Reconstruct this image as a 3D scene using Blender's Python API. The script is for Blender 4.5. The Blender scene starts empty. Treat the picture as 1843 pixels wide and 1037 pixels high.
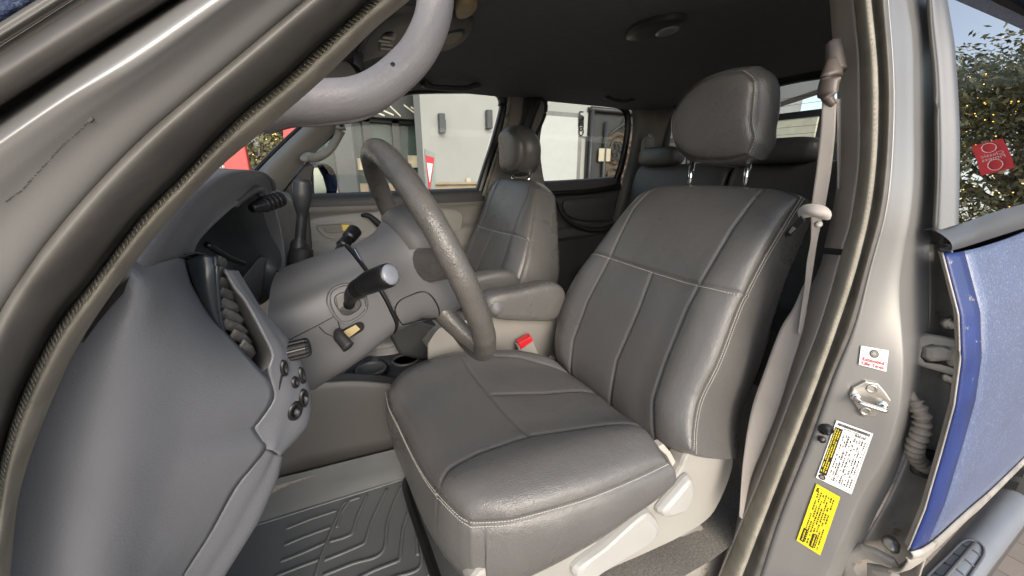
import bpy, math, random
import numpy as np
from mathutils import Vector, Matrix
from mathutils.bvhtree import BVHTree
random.seed(7); rng = np.random.default_rng(7)
SC = bpy.context.scene

# ------------------------------------------------------------------ camera
FPX, YAW, PIT = 692.0, math.radians(27.353), math.radians(16.696)
CAM = np.array([-.606, -1.067, .913])
FW = np.array([math.sin(YAW)*math.cos(PIT), math.cos(YAW)*math.cos(PIT), -math.sin(PIT)])
RT = np.array([math.cos(YAW), -math.sin(YAW), 0.0]); UPV = np.cross(RT, FW)
cd = bpy.data.cameras.new('camera'); cam = bpy.data.objects.new('camera', cd); SC.collection.objects.link(cam)
cd.sensor_fit = 'HORIZONTAL'; cd.sensor_width = 36; cd.lens = FPX/1843*36; cd.clip_start = .01; cd.clip_end = 2000
m = Matrix(((RT[0], UPV[0], -FW[0], CAM[0]), (RT[1], UPV[1], -FW[1], CAM[1]), (RT[2], UPV[2], -FW[2], CAM[2]), (0, 0, 0, 1)))
cam.matrix_world = m; SC.camera = cam
# ------------------------------------------------------------------ world, sun, exposure
SUN_EL, SUN_AZ = math.radians(26), math.radians(192)     # azimuth measured from +Y towards +X
w = bpy.data.worlds.new('World'); SC.world = w; w.use_nodes = True
nt = w.node_tree; bg = nt.nodes['Background']
sky = nt.nodes.new('ShaderNodeTexSky'); sky.sky_type = 'NISHITA'; sky.sun_disc = False
sky.sun_elevation = SUN_EL; sky.sun_rotation = SUN_AZ; sky.dust_density = 2.0; sky.air_density = 1.0; sky.ozone_density = 1.2
# thin high haze: the sky's own brightness, partly desaturated
bw = nt.nodes.new('ShaderNodeRGBToBW'); nt.links.new(sky.outputs[0], bw.inputs[0])
mxs = nt.nodes.new('ShaderNodeMixRGB'); mxs.inputs[0].default_value = .5; nt.links.new(sky.outputs[0], mxs.inputs[1]); nt.links.new(bw.outputs[0], mxs.inputs[2])
nt.links.new(mxs.outputs[0], bg.inputs[0]); bg.inputs[1].default_value = .15
sd = bpy.data.lights.new('sun', 'SUN'); sd.energy = .5; sd.angle = math.radians(28); sd.color = (1, .86, .70)
sun = bpy.data.objects.new('sun', sd); SC.collection.objects.link(sun)
sdir = Vector((math.sin(SUN_AZ)*math.cos(SUN_EL), math.cos(SUN_AZ)*math.cos(SUN_EL), math.sin(SUN_EL)))
sun.rotation_euler = sdir.to_track_quat('Z', 'Y').to_euler()
SC.view_settings.view_transform = 'Standard'; SC.view_settings.look = 'None'
SC.view_settings.exposure = 1.48; SC.view_settings.gamma = 1
SC.cycles.max_bounces = 10; SC.cycles.transparent_max_bounces = 12

# ------------------------------------------------------------------ helpers
def ray(x, y): return FW + RT*(x-921.5)/FPX + UPV*(518.5-y)/FPX
def U(x, y, X=None, Y=None, Z=None, d=None, pl=None):
    """photo point -> point of the real surface it lies on (plane X=, Y=, Z= or a general plane)"""
    r = ray(x, y)
    if d is not None: return CAM + r*d
    for i, a in enumerate((X, Y, Z)):
        if a is not None: return CAM + r*(a-CAM[i])/r[i]
    p, n = (np.array(q) for q in pl)
    return CAM + r*((p-CAM)@n)/(r@n)
def crv(pts, n, closed=False):
    """Catmull-Rom through pts, resampled to n points evenly by length"""
    P = np.array(pts, float)
    if len(P) == 2: return P[0] + (P[1]-P[0])*np.linspace(0, 1, n)[:, None]
    if closed: Q = np.vstack([P[-1], P, P[0], P[1]])
    else: Q = np.vstack([2*P[0]-P[1], P, 2*P[-1]-P[-2]])
    out = []; K = 14
    for i in range(1, len(Q)-2):
        p0, p1, p2, p3 = Q[i-1:i+3]
        t = np.linspace(0, 1, K, endpoint=False)[:, None]
        out.append(.5*(2*p1+(p2-p0)*t+(2*p0-5*p1+4*p2-p3)*t*t+(3*p1-p0-3*p2+p3)*t**3))
    out.append(Q[-2][None]); D = np.vstack(out)
    L = np.concatenate([[0], np.cumsum(np.linalg.norm(np.diff(D, axis=0), axis=1))])
    s = np.linspace(0, L[-1], n+1 if closed else n)[:n]
    return np.stack([np.interp(s, L, D[:, k]) for k in range(D.shape[1])], 1)
def poly(pts, n, closed=False):
    P = np.array(pts, float)
    if closed: P = np.vstack([P, P[:1]])
    L = np.concatenate([[0], np.cumsum(np.linalg.norm(np.diff(P, axis=0), axis=1))])
    s = np.linspace(0, L[-1], n+1 if closed else n)[:n]
    return np.stack([np.interp(s, L, P[:, k]) for k in range(P.shape[1])], 1)
def xt(c, a=0, b=0):
    """lengthen a photo curve past the frame at its start and end"""
    c = [tuple(p) for p in c]
    def go(p, q, k):
        v = np.array(p, float)-np.array(q, float); v = v/np.linalg.norm(v)*k; return tuple(np.array(p)+v)
    if a: c = [go(c[0], c[1], a)] + c
    if b: c = c + [go(c[-1], c[-2], b)]
    return c
def loft(rows, n, mm=6, f=crv):
    R = [f(r, n) for r in rows]
    if len(R) == 2: return np.stack([R[0]+(R[1]-R[0])*t for t in np.linspace(0, 1, mm+1)])
    R = np.array(R); N = (len(R)-1)*mm+1
    t = np.linspace(0, len(R)-1, N); out = []
    Q = np.concatenate([2*R[:1]-R[1:2], R, 2*R[-1:]-R[-2:-1]])
    for s in t:
        i = min(int(s), len(R)-2); u = s-i; p0, p1, p2, p3 = Q[i:i+4]
        out.append(.5*(2*p1+(p2-p0)*u+(2*p0-5*p1+4*p2-p3)*u*u+(3*p1-p0-3*p2+p3)*u**3))
    return np.array(out)
def gridn(P):
    a = np.gradient(P, axis=0); b = np.gradient(P, axis=1); n = np.cross(a, b)
    return n/(np.linalg.norm(n, axis=-1, keepdims=True)+1e-12)
def nrm(v): v = np.array(v, float); return v/np.linalg.norm(v)
def frame(ax, ref=(0, 0, 1)):
    z = nrm(ax); r = np.array(ref, float)
    if abs(z@nrm(r)) > .97: r = np.array((1., 0, 0))
    x = nrm(np.cross(r, z)); return x, np.cross(z, x), z

class MB:
    def __init__(s): s.v = []; s.f = []; s.m = []; s.sm = []
    def add(s, V, Fs, mat=0, smooth=True):
        o = len(s.v); s.v += [tuple(map(float, p)) for p in V]
        for f in Fs: s.f.append(tuple(i+o for i in f)); s.m.append(mat); s.sm.append(smooth)
        return s
    def grid(s, P, mat=0, cu=False, cv=False, caps=False, smooth=True):
        R, C = P.shape[:2]; F = []
        for i in range(R if cu else R-1):
            for j in range(C if cv else C-1):
                i2, j2 = (i+1) % R, (j+1) % C
                F.append((i*C+j, i*C+j2, i2*C+j2, i2*C+j))
        if caps and cv:
            F.append(tuple(range(C-1, -1, -1))); F.append(tuple((R-1)*C+k for k in range(C)))
        return s.add(P.reshape(-1, 3), F, mat, smooth)
    def tube(s, pts, r, n=10, mat=0, closed=False, ref=(0, 0, 1), flat=1.0, caps=True, smooth=True):
        P = np.array(pts, float); N = len(P); r = np.broadcast_to(np.array(r, float), (N,))
        T = np.roll(P, -1, 0)-np.roll(P, 1, 0) if closed else np.gradient(P, axis=0)
        G = np.zeros((N, n, 3)); a = np.linspace(0, 2*math.pi, n, endpoint=False)
        for i in range(N):
            x, y, z = frame(T[i], ref)
            G[i] = P[i]+r[i]*(np.cos(a)[:, None]*x+flat*np.sin(a)[:, None]*y)
        return s.grid(G, mat, cu=closed, cv=True, caps=caps and not closed, smooth=smooth)
    def lathe(s, base, axis, prof, n=24, mat=0, sx=1.0, ref=(0, 0, 1), smooth=True):
        x, y, z = frame(axis, ref); b = np.array(base, float); a = np.linspace(0, 2*math.pi, n, endpoint=False)
        G = np.array([[b+z*h+r*(math.cos(t)*x*sx+math.sin(t)*y) for t in a] for r, h in prof])
        return s.grid(G, mat, cv=True, caps=True, smooth=smooth)
    def prism(s, pts, vec, mat=0, bev=0.0, smooth=False):
        P = np.array(pts, float); n = len(P); vec = np.array(vec, float); c = P.mean(0)
        if bev:
            L = np.linalg.norm(vec); k = max(0., 1-bev/max(np.linalg.norm(P-c, axis=1).mean(), 1e-6))
            rings = [P, P+vec*max(0, 1-bev/L), c+(P-c)*(1-(1-k)*.3)+vec*(1-.3*bev/L), c+(P-c)*k+vec]
        else: rings = [P, P+vec]
        return s.grid(np.array(rings), mat, cv=True, caps=True, smooth=smooth)
    def box(s, c, size, ax=None, mat=0):
        c = np.array(c, float); A = np.eye(3) if ax is None else np.array(ax, float); h = np.array(size)/2
        V = [c+A[0]*i*h[0]+A[1]*j*h[1]+A[2]*k*h[2] for i in (-1, 1) for j in (-1, 1) for k in (-1, 1)]
        return s.add(V, [(0, 1, 3, 2), (4, 6, 7, 5), (0, 4, 5, 1), (2, 3, 7, 6), (0, 2, 6, 4), (1, 5, 7, 3)], mat, False)
    def quad(s, a, b, c, d, mat=0): return s.add([a, b, c, d], [(0, 1, 2, 3)], mat, False)
    def bvh(s): return BVHTree.FromPolygons([Vector(v) for v in s.v], s.f)
    def build(s, name, mats, parent=None, solid=0, bevel=0, sub=0, label=None, auto=None, off=-1):
        if solid:
            V = np.array(s.v); tot = 0.
            for f in s.f:
                p = V[list(f)]; n_ = np.cross(p[1]-p[0], p[2]-p[0])+(np.cross(p[2]-p[0], p[3]-p[0]) if len(f) > 3 else 0); tot += n_@(CAM-p[0])/(np.linalg.norm(CAM-p[0])+1e-9)
            if tot < 0: s.f = [f[::-1] for f in s.f]
        me = bpy.data.meshes.new(name); me.from_pydata(s.v, [], s.f)
        for mt in (mats if isinstance(mats, (list, tuple)) else [mats]): me.materials.append(mt)
        me.polygons.foreach_set('material_index', s.m); me.polygons.foreach_set('use_smooth', s.sm)
        me.update(); me.validate()
        o = bpy.data.objects.new(name, me); SC.collection.objects.link(o)
        if parent is not None:
            o.parent = parent; o.matrix_parent_inverse = origin(parent).inverted()
        if solid: md = o.modifiers.new('s', 'SOLIDIFY'); md.thickness = solid; md.offset = off
        if bevel:
            md = o.modifiers.new('b', 'BEVEL'); md.width = bevel; md.segments = 2; md.limit_method = 'ANGLE'; md.angle_limit = math.radians(35)
        if sub: md = o.modifiers.new('u', 'SUBSURF'); md.levels = md.render_levels = sub
        if auto:
            md = o.modifiers.new('e', 'EDGE_SPLIT'); md.split_angle = math.radians(auto)
        if label: o['label'] = label
        return o
def origin(o):
    M = o.matrix_basis.copy()
    return origin(o.parent) @ o.matrix_parent_inverse @ M if o.parent else M
def thing(name, loc, label, cat, group=None):
    o = bpy.data.objects.new(name, None); SC.collection.objects.link(o); o.location = loc; o.empty_display_size = .1
    o['label'] = label; o['category'] = cat
    if group: o['group'] = group
    return o
def tag(o, label=None, cat=None, group=None, kind=None):
    for k, v in (('label', label), ('category', cat), ('group', group), ('kind', kind)):
        if v: o[k] = v
    return o
def hit(bv, x, y, lift=0.0):
    r = Vector(ray(x, y)).normalized(); h = bv.ray_cast(Vector(CAM), r)
    if h[0] is None: return None, None
    n = h[1] if h[1].dot(r) < 0 else -h[1]
    return np.array(h[0]+n*lift), np.array(n)
def text_geo(txt, bold=.0):
    c = bpy.data.curves.new('t', 'FONT'); c.body = txt; c.align_x = 'CENTER'; c.align_y = 'CENTER'; c.size = 1
    c.resolution_u = 3; c.offset = bold
    o = bpy.data.objects.new('t', c); SC.collection.objects.link(o)
    me = bpy.data.meshes.new_from_object(o.evaluated_get(bpy.context.evaluated_depsgraph_get()))
    V = np.array([v.co[:] for v in me.vertices]); F = [tuple(p.vertices) for p in me.polygons]
    bpy.data.objects.remove(o); bpy.data.curves.remove(c); bpy.data.meshes.remove(me); return V, F
def put_text(mb, txt, c, ex, ey, width, height, mat, lift=.0006):
    V, F = text_geo(txt); ex, ey = nrm(ex), nrm(ey); n = np.cross(ex, ey)
    lo, hi = V.min(0), V.max(0); V = (V-(lo+hi)/2)/np.maximum(hi-lo, 1e-6)
    mb.add([np.array(c)+ex*v[0]*width+ey*v[1]*height+n*lift for v in V], F, mat, False)

# ------------------------------------------------------------------ materials
def mat(name, col, rough=.5, metal=0., var=.12, vs=6., bump=None, bs=200., bstr=.2, bd=.001, coat=0., spec=.5, col2=None, rvar=.08, bump2=None, patch=None):
    M = bpy.data.materials.new(name); M.use_nodes = True; t = M.node_tree; b = t.nodes['Principled BSDF']
    b.inputs['Roughness'].default_value = rough; b.inputs['Metallic'].default_value = metal
    b.inputs['Coat Weight'].default_value = coat; b.inputs['Coat Roughness'].default_value = .15; b.inputs['Specular IOR Level'].default_value = spec
    tc = t.nodes.new('ShaderNodeTexCoord'); L = t.links.new
    nz = t.nodes.new('ShaderNodeTexNoise'); nz.inputs['Scale'].default_value = vs; nz.inputs['Detail'].default_value = 6
    L(tc.outputs['Object'], nz.inputs['Vector'])
    rp = t.nodes.new('ShaderNodeValToRGB'); rp.color_ramp.elements[0].position = .3; rp.color_ramp.elements[1].position = .7
    c = np.array(col); c2 = np.array(col2) if col2 is not None else c*(1-var)
    c1 = c if col2 is not None else c*(1+var)
    rp.color_ramp.elements[0].color = (*c2, 1); rp.color_ramp.elements[1].color = (*c1, 1)
    L(nz.outputs['Fac'], rp.inputs[0]); last = rp.outputs[0]
    if patch:
        n2 = t.nodes.new('ShaderNodeTexNoise'); n2.inputs['Scale'].default_value = patch[1]; n2.inputs['Detail'].default_value = 8; n2.inputs['Roughness'].default_value = .7
        L(tc.outputs['Object'], n2.inputs['Vector'])
        r2 = t.nodes.new('ShaderNodeValToRGB'); r2.color_ramp.elements[0].position = patch[2]; r2.color_ramp.elements[1].position = patch[2]+.05
        L(n2.outputs['Fac'], r2.inputs[0]); mx = t.nodes.new('ShaderNodeMixRGB'); L(r2.outputs[0], mx.inputs[0]); L(last, mx.inputs[1]); mx.inputs[2].default_value = (*patch[0], 1); last = mx.outputs[0]
    L(last, b.inputs['Base Color'])
    mr = t.nodes.new('ShaderNodeMapRange'); mr.inputs['To Min'].default_value = max(.02, rough-rvar); mr.inputs['To Max'].default_value = min(1, rough+rvar)
    L(nz.outputs['Fac'], mr.inputs['Value']); L(mr.outputs[0], b.inputs['Roughness'])
    prev = None
    for spec_ in ([(bump, bs, bstr, bd)] if bump else []) + ([bump2] if bump2 else []):
        kind, s_, st, dist = spec_
        if kind == 'noise':
            x = t.nodes.new('ShaderNodeTexNoise'); x.inputs['Scale'].default_value = s_; x.inputs['Detail'].default_value = 4; out = x.outputs['Fac']
        elif kind == 'leather':
            x = t.nodes.new('ShaderNodeTexVoronoi'); x.inputs['Scale'].default_value = s_; x.feature = 'DISTANCE_TO_EDGE'; out = x.outputs['Distance']
        elif kind == 'dots':
            x = t.nodes.new('ShaderNodeTexVoronoi'); x.inputs['Scale'].default_value = s_; x.inputs['Randomness'].default_value = 0.0; out = x.outputs['Distance']
        elif kind == 'wave':
            x = t.nodes.new('ShaderNodeTexWave'); x.inputs['Scale'].default_value = s_; x.bands_direction = 'Z'; out = x.outputs['Fac']
        L(tc.outputs['Object'], x.inputs['Vector'])
        bp = t.nodes.new('ShaderNodeBump'); bp.inputs['Strength'].default_value = st; bp.inputs['Distance'].default_value = dist
        L(out, bp.inputs['Height'])
        if prev: L(prev, bp.inputs['Normal'])
        prev = bp.outputs[0]
    if prev: L(prev, b.inputs['Normal'])
    return M
def glass(name, tint, refl=None, rough=.0):
    M = bpy.data.materials.new(name); M.use_nodes = True; t = M.node_tree; t.nodes.remove(t.nodes['Principled BSDF'])
    tr = t.nodes.new('ShaderNodeBsdfTransparent'); tr.inputs[0].default_value = (*tint, 1)
    gl = t.nodes.new('ShaderNodeBsdfGlossy'); gl.inputs['Roughness'].default_value = rough
    mx = t.nodes.new('ShaderNodeMixShader'); fr = t.nodes.new('ShaderNodeFresnel'); fr.inputs[0].default_value = 1.45
    if refl: mx.inputs[0].default_value = refl
    else: t.links.new(fr.outputs[0], mx.inputs[0])
    t.links.new(tr.outputs[0], mx.inputs[1]); t.links.new(gl.outputs[0], mx.inputs[2]); t.links.new(mx.outputs[0], t.nodes['Material Output'].inputs[0])
    return M
def emit(name, col, s):
    M = bpy.data.materials.new(name); M.use_nodes = True; t = M.node_tree; b = t.nodes['Principled BSDF']
    b.inputs['Base Color'].default_value = (*col, 1); b.inputs['Emission Color'].default_value = (*col, 1); b.inputs['Emission Strength'].default_value = s
    return M
LEA = mat('leather', (.104, .100, .096), .30, var=.06, vs=5, bump='leather', bs=300, bstr=.55, bd=.0012, bump2=('noise', 24, .24, .008), rvar=.14)
PERF = mat('perforated_leather', (.100, .096, .092), .32, var=.06, vs=5, bump='dots', bs=330, bstr=.4, bd=.0009, bump2=('noise', 24, .2, .008), rvar=.14)
LEAD = mat('dark_leather', (.075, .074, .072), .45, var=.1, bump='leather', bs=420, bstr=.3, bd=.0006)
STI = mat('stitch_thread', (.42, .40, .36), .7)
DASH = mat('grey_dash_plastic', (.132, .137, .150), .44, var=.06, vs=5, bump='leather', bs=300, bstr=.3, bd=.001, bump2=('noise', 60, .12, .004), rvar=.12, patch=((.2, .2, .205), 120, .69))
SHR = mat('grey_column_plastic', (.105, .105, .108), .48, var=.05, vs=6, bump='noise', bs=600, bstr=.12, bd=.0008)
TAN = mat('beige_trim_plastic', (.31, .297, .27), .5, var=.06, vs=5, bump='noise', bs=500, bstr=.1, bd=.0008)
TAND = mat('taupe_trim_plastic', (.21, .198, .178), .5, var=.06, vs=5, bump='noise', bs=500, bstr=.12, bd=.0008)
LACE = mat('windlace_fabric', (.25, .23, .185), .8, var=.2, vs=30, bump='noise', bs=900, bstr=.5, bd=.0012)
PIL = mat('pillar_plastic', (.46, .42, .38), .5, var=.05, bump='noise', bs=500, bstr=.12, bd=.0008)
HEAD = mat('headliner_fabric', (.14, .138, .137), .95, var=.08, vs=40, bump='noise', bs=700, bstr=.3, bd=.001)
BLK = mat('black_plastic', (.008, .008, .009), .38, var=.2, vs=20, bump='noise', bs=500, bstr=.1, bd=.0006)
BLKM = mat('black_matte_plastic', (.018, .018, .019), .62, var=.2, vs=20, bump='noise', bs=400, bstr=.15, bd=.0006)
RUB = mat('black_rubber', (.055, .051, .046), .5, var=.3, vs=14, bump='noise', bs=160, bstr=.15, bd=.001)
SEAL = mat('dusty_door_seal', (.095, .089, .08), .5, var=.25, vs=25, bump='noise', bs=120, bstr=.2, bd=.001)
CHAR = mat('charcoal_plastic', (.06, .06, .062), .5, var=.1, bump='noise', bs=500, bstr=.15, bd=.0008)
SILV = mat('silver_paint', (.245, .24, .232), .36, metal=.4, patch=((.25, .232, .205), 7, .66), var=.07, vs=3, bump='noise', bs=900, bstr=.06, bd=.0006, coat=.15, rvar=.08, bump2=('noise', 18, .05, .004))
SILD = mat('dusty_silver_paint', (.36, .335, .30), .55, metal=.3, var=.25, vs=12, bump='noise', bs=60, bstr=.1, bd=.002, patch=((.2, .165, .12), 14, .6))
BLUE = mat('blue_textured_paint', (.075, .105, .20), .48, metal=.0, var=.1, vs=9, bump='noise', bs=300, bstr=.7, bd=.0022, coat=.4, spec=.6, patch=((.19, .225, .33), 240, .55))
BLUD = mat('shaded_blue_edge', (.012, .03, .14), .4, var=.2, vs=14, bump='noise', bs=300, bstr=.4, bd=.0012, patch=((.34, .31, .26), 26, .64))  # shade of the turned edge put into a darker blue; pale patches are peeling
STEEL = mat('worn_steel', (.42, .40, .36), .35, metal=.8, var=.2, vs=40, bump='noise', bs=90, bstr=.15, bd=.001)
CHROME = mat('chrome', (.8, .8, .8), .12, metal=1., var=.02)
WEB = mat('belt_webbing', (.25, .228, .208), .75, var=.08, vs=15, bump='wave', bs=260, bstr=.25, bd=.0008)
CARP = mat('taupe_carpet', (.20, .185, .162), .95, var=.3, vs=220, bump='noise', bs=500, bstr=1., bd=.004)
MATR = mat('rubber_mat', (.105, .11, .112), .5, var=.1, vs=9, bump='noise', bs=600, bstr=.2, bd=.0008)
WHEEL = mat('wrapped_leather_rim', (.092, .086, .079), .3, var=.12, vs=30, bump='leather', bs=260, bstr=.55, bd=.0014, bump2=('noise', 70, .18, .004))
HANDLE = mat('grab_handle_plastic', (.20, .19, .193), .4, var=.04, vs=8, bump='noise', bs=380, bstr=.4, bd=.0014)
WHITE = mat('white_label', (.8, .79, .76), .45, var=.04)
YELL = mat('yellow_label', (.75, .62, .02), .45, var=.05)
INK = mat('black_ink', (.015, .015, .015), .5)
REDI = mat('red_ink', (.45, .008, .03), .5)
REDP = mat('red_plastic', (.62, .02, .03), .35)
RAW = mat('raw_yellow_plastic', (.38, .30, .15), .5, var=.15, vs=60)
TYRE = mat('tyre_rubber', (.025, .024, .023), .8, bump='noise', bs=150, bstr=.3, bd=.002)
GREYP = mat('grey_primer_metal', (.085, .09, .098), .42, metal=.3, var=.06, vs=6, bump='noise', bs=500, bstr=.12, bd=.0008)
GLS = glass('side_glass', (.78, .84, .80), .015); GLR = glass('dark_privacy_glass', (.10, .105, .10), .82); GLW = glass('windshield_glass', (.93, .97, .95))
MIRR = mat('mirror_glass', (.9, .9, .9), .02, metal=1., var=0.)

# ------------------------------------------------------------------ ground
g = MB(); g.quad((-300, -300, -.55), (300, -300, -.55), (300, 300, -.55), (-300, 300, -.55))
def paver_mat():
    M = mat('brick_pavers', (.36, .27, .20), .85, var=.25, vs=3, bump='noise', bs=60, bstr=.3, bd=.004)
    t = M.node_tree; b = t.nodes['Principled BSDF']; br = t.nodes.new('ShaderNodeTexBrick'); tc = t.nodes.new('ShaderNodeTexCoord')
    br.inputs['Scale'].default_value = 4; br.inputs['Color1'].default_value = (.30, .25, .21, 1); br.inputs['Color2'].default_value = (.24, .205, .18, 1)
    br.inputs['Mortar'].default_value = (.17, .15, .13, 1); br.inputs['Mortar Size'].default_value = .015
    t.links.new(tc.outputs['Object'], br.inputs['Vector']); t.links.new(br.outputs['Color'], b.inputs['Base Color']); return M
tag(g.build('ground', paver_mat()), kind='structure')
TRUCK = thing('pickup_truck', (.3, 0, -.55), 'blue pickup truck with its driver door open, grey leather cab and silver door jambs', 'pickup truck')

# ================================================================== door opening: front (A) pillar
W0 = xt([(19, 1037), (31, 914), (52, 831), (96, 717), (145, 616), (223, 500), (301, 401), (391, 306), (456, 251), (502, 212), (580, 144), (675, 52), (738, 0)], 420, 300)
W1 = xt([(-12, 880), (0, 821), (21, 748), (52, 671), (104, 578), (155, 516), (251, 391), (321, 321), (421, 216), (500, 150), (580, 77), (664, 0)], 460, 300)
J0 = xt([(-60, 690), (0, 560), (25, 519), (75, 446), (150, 356), (251, 251), (351, 165), (500, 40), (548, 0)], 480, 300)
RG = xt([(-60, 318), (0, 271), (125, 185), (251, 110), (401, 5)], 520, 300)
E0 = xt([(-60, 268), (0, 226), (140, 128), (211, 80), (331, 0)], 520, 300)
E1 = xt([(-60, 235), (0, 195), (110, 125), (205, 65), (311, 0)], 520, 300)
E2 = xt([(-60, 128), (0, 90), (140, 0)], 520, 300)
E3 = xt([(-60, 118), (0, 80), (126, 0)], 520, 300)
E4 = xt([(-60, 76), (0, 40), (65, 0)], 520, 300)
def mix(a, b, t, n=40):
    A, B = crv(a, n), crv(b, n); return [tuple(p) for p in A*(1-t)+B*t]
def row(c, **k): return [U(x, y, **k) for x, y in c]
N = 90
mb = MB()   # windlace, both ends of the opening
mb.grid(loft([row(W0, Y=-.70), row(mix(W0, W1, .06), Y=-.725), row(mix(W0, W1, .3), Y=-.75), row(mix(W0, W1, .62), Y=-.758), row(mix(W0, W1, .93), Y=-.742), row(W1, Y=-.71)], N, 6))
# ribbed fold along the outer lip
G = loft([row(mix(W0, W1, .60), Y=-.7585), row(mix(W0, W1, .95), Y=-.7445)], 150, 3); 
A_ = crv(row(mix(W0, W1, .70), Y=-.7585), 240); B_ = crv(row(mix(W0, W1, .93), Y=-.744), 240)
for i in range(1, 239):
    mb.tube([A_[i], (A_[i]*.45+B_[i]*.55)+np.array((0, -.0010, 0)), B_[i]], [.0003, .0007, .0004], 4)
BT = dict()
ya = [(0, -130), (0, 0), (0, 100), (0, 200), (0, 301), (0, 401), (0, 444), (0, 501)]
Ba = xt([(1500, 0), (1506, 75), (1513, 150), (1513, 301), (1506, 370), (1490, 441), (1481, 480), (1443, 571), (1400, 711), (1352, 856), (1320, 950), (1288, 1037)], 160, 160)
Bb = xt([(1536, 0), (1546, 100), (1548, 200), (1546, 301), (1531, 401), (1518, 444), (1508, 480), (1476, 587), (1427, 711), (1374, 850), (1320, 979), (1296, 1037)], 160, 160)
Bc = xt([(1568, 0), (1578, 100), (1581, 175), (1578, 281), (1566, 381), (1541, 485), (1508, 587), (1465, 706), (1406, 856), (1352, 995), (1336, 1037)], 160, 160)
Bd = xt([(1596, 0), (1606, 150), (1603, 276), (1591, 381), (1564, 480), (1535, 587), (1497, 679), (1454, 797), (1401, 931), (1366, 1037)], 160, 160)
Be = xt([(1636, 0), (1646, 75), (1648, 200), (1646, 351), (1626, 481), (1623, 540), (1627, 600), (1629, 657), (1621, 738), (1594, 824), (1551, 899), (1508, 996), (1490, 1037)], 160, 160)
Bf = xt([(1671, 0), (1681, 100), (1684, 226), (1681, 351), (1673, 451), (1673, 520), (1670, 600), (1656, 690), (1636, 780), (1610, 860), (1570, 940), (1530, 1037)], 160, 160)
mb.grid(loft([row(Bb, X=.202), row(mix(Bb, Bc, .08), X=.190), row(mix(Bb, Bc, .4), X=.174), row(mix(Bb, Bc, .75), X=.17), row(mix(Bb, Bc, .97), X=.18), row(Bc, X=.205)], N, 6))
A_ = crv(row(mix(Bb, Bc, .80), X=.1695), 210); B_ = crv(row(mix(Bb, Bc, .98), X=.183), 210)
for i in range(1, 209): mb.tube([A_[i], A_[i]*.5+B_[i]*.5+np.array((-.0025, -.0004, 0)), B_[i]], [.0004, .0009, .0005], 5)
mb.build('door_opening_trim', LACE, TRUCK)
mb = MB()   # rubber seal
mb.grid(loft([row(mix(W0, W1, .9), Y=-.73), row(W1, Y=-.742), row(mix(W1, J0, .10), Y=-.752), row(mix(W1, J0, .3), Y=-.782), row(mix(W1, J0, .6), Y=-.797), row(mix(W1, J0, .9), Y=-.801), row(mix(W1, J0, 1.04), Y=-.786)], N, 6))
mb.grid(loft([row(mix(Bb, Bc, .93), X=.20), row(Bc, X=.207), row(mix(Bc, Bd, .3), X=.206), row(mix(Bc, Bd, .7), X=.197), row(mix(Bc, Bd, 1.05), X=.203)], N, 6))
mb.build('weatherstrip', SEAL, TRUCK)
# silver jambs
mb = MB(); ja = MB()
ja.grid(loft([row(mix(W1, J0, .85), Y=-.775), row(J0, Y=-.794), row(mix(J0, RG, .5), Y=-.804), row(mix(J0, RG, .8), Y=-.8115), row(RG, Y=-.8155), row(mix(RG, E0, .5), Y=-.815), row(E0, Y=-.805), row(mix(E0, E1, .8), Y=-.78)], N, 8))
jb = MB()
jb.grid(loft([row(mix(Bc, Bd, .75), X=.212), row(mix(Bd, Be, .06), X=.209), row(mix(Bd, Be, .2), X=.218), row(mix(Bd, Be, .6), X=.245), row(mix(Bd, Be, .9), X=.262), row(Be, X=.272), row(mix(Be, Bf, .35), X=.30), row(mix(Be, Bf, .75), X=.33), row(Bf, X=.345)], N, 8))
JBV = jb.bvh(); JAV = ja.bvh()
mb.v = ja.v[:]; mb.f = ja.f[:]; mb.m = ja.m[:]; mb.sm = ja.sm[:]; mb.add(jb.v, jb.f)
# scratch on the A pillar
sc = [(9, 363), (40, 340), (55, 322), (85, 290), (110, 262), (140, 235), (162, 213)]
for i, (x, y) in enumerate(crv(sc, 90)):
    if rng.random() < .75:
        p, n = hit(JAV, x+rng.normal(0, .6), y+rng.normal(0, .6), .0002)
        if p is not None: mb.add([p+np.array((a, 0, b))*(.0002 + .0004*(i > 86)) for a, b in ((-1, -1), (1.6, -1), (1, 1), (-1, 1))], [(0, 1, 2, 3)], 1, False)
mb.build('door_jamb', [SILV, INK], TRUCK, solid=.002)
# A-pillar outer mouldings and blue skin
mb = MB(); mb.grid(loft([row(mix(E0, E1, .1), Y=-.782), row(E1, Y=-.795), row(mix(E1, E2, .1), Y=-.812), row(mix(E1, E2, .5), Y=-.818), row(mix(E1, E2, .85), Y=-.816), row(E2, Y=-.808)], N, 8))
mb.build('drip_moulding', RUB, TRUCK, solid=.003)
mb = MB(); mb.grid(loft([row(E2, Y=-.806), row(mix(E2, E3, .5), Y=-.816), row(E3, Y=-.814), row(mix(E3, E4, .5), Y=-.817), row(E4, Y=-.808)], N, 6))
mb.build('door_frame', SEAL, TRUCK, solid=.003)
mb = MB(); c4 = crv(E4, 40); mb.grid(loft([row(c4, Y=-.806), row(c4+np.array((-60, -80)), Y=-.815), row(c4+np.array((-150, -200)), Y=-.815)], 40, 6))
mb.build('fender', BLUE, TRUCK, solid=.003)
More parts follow.
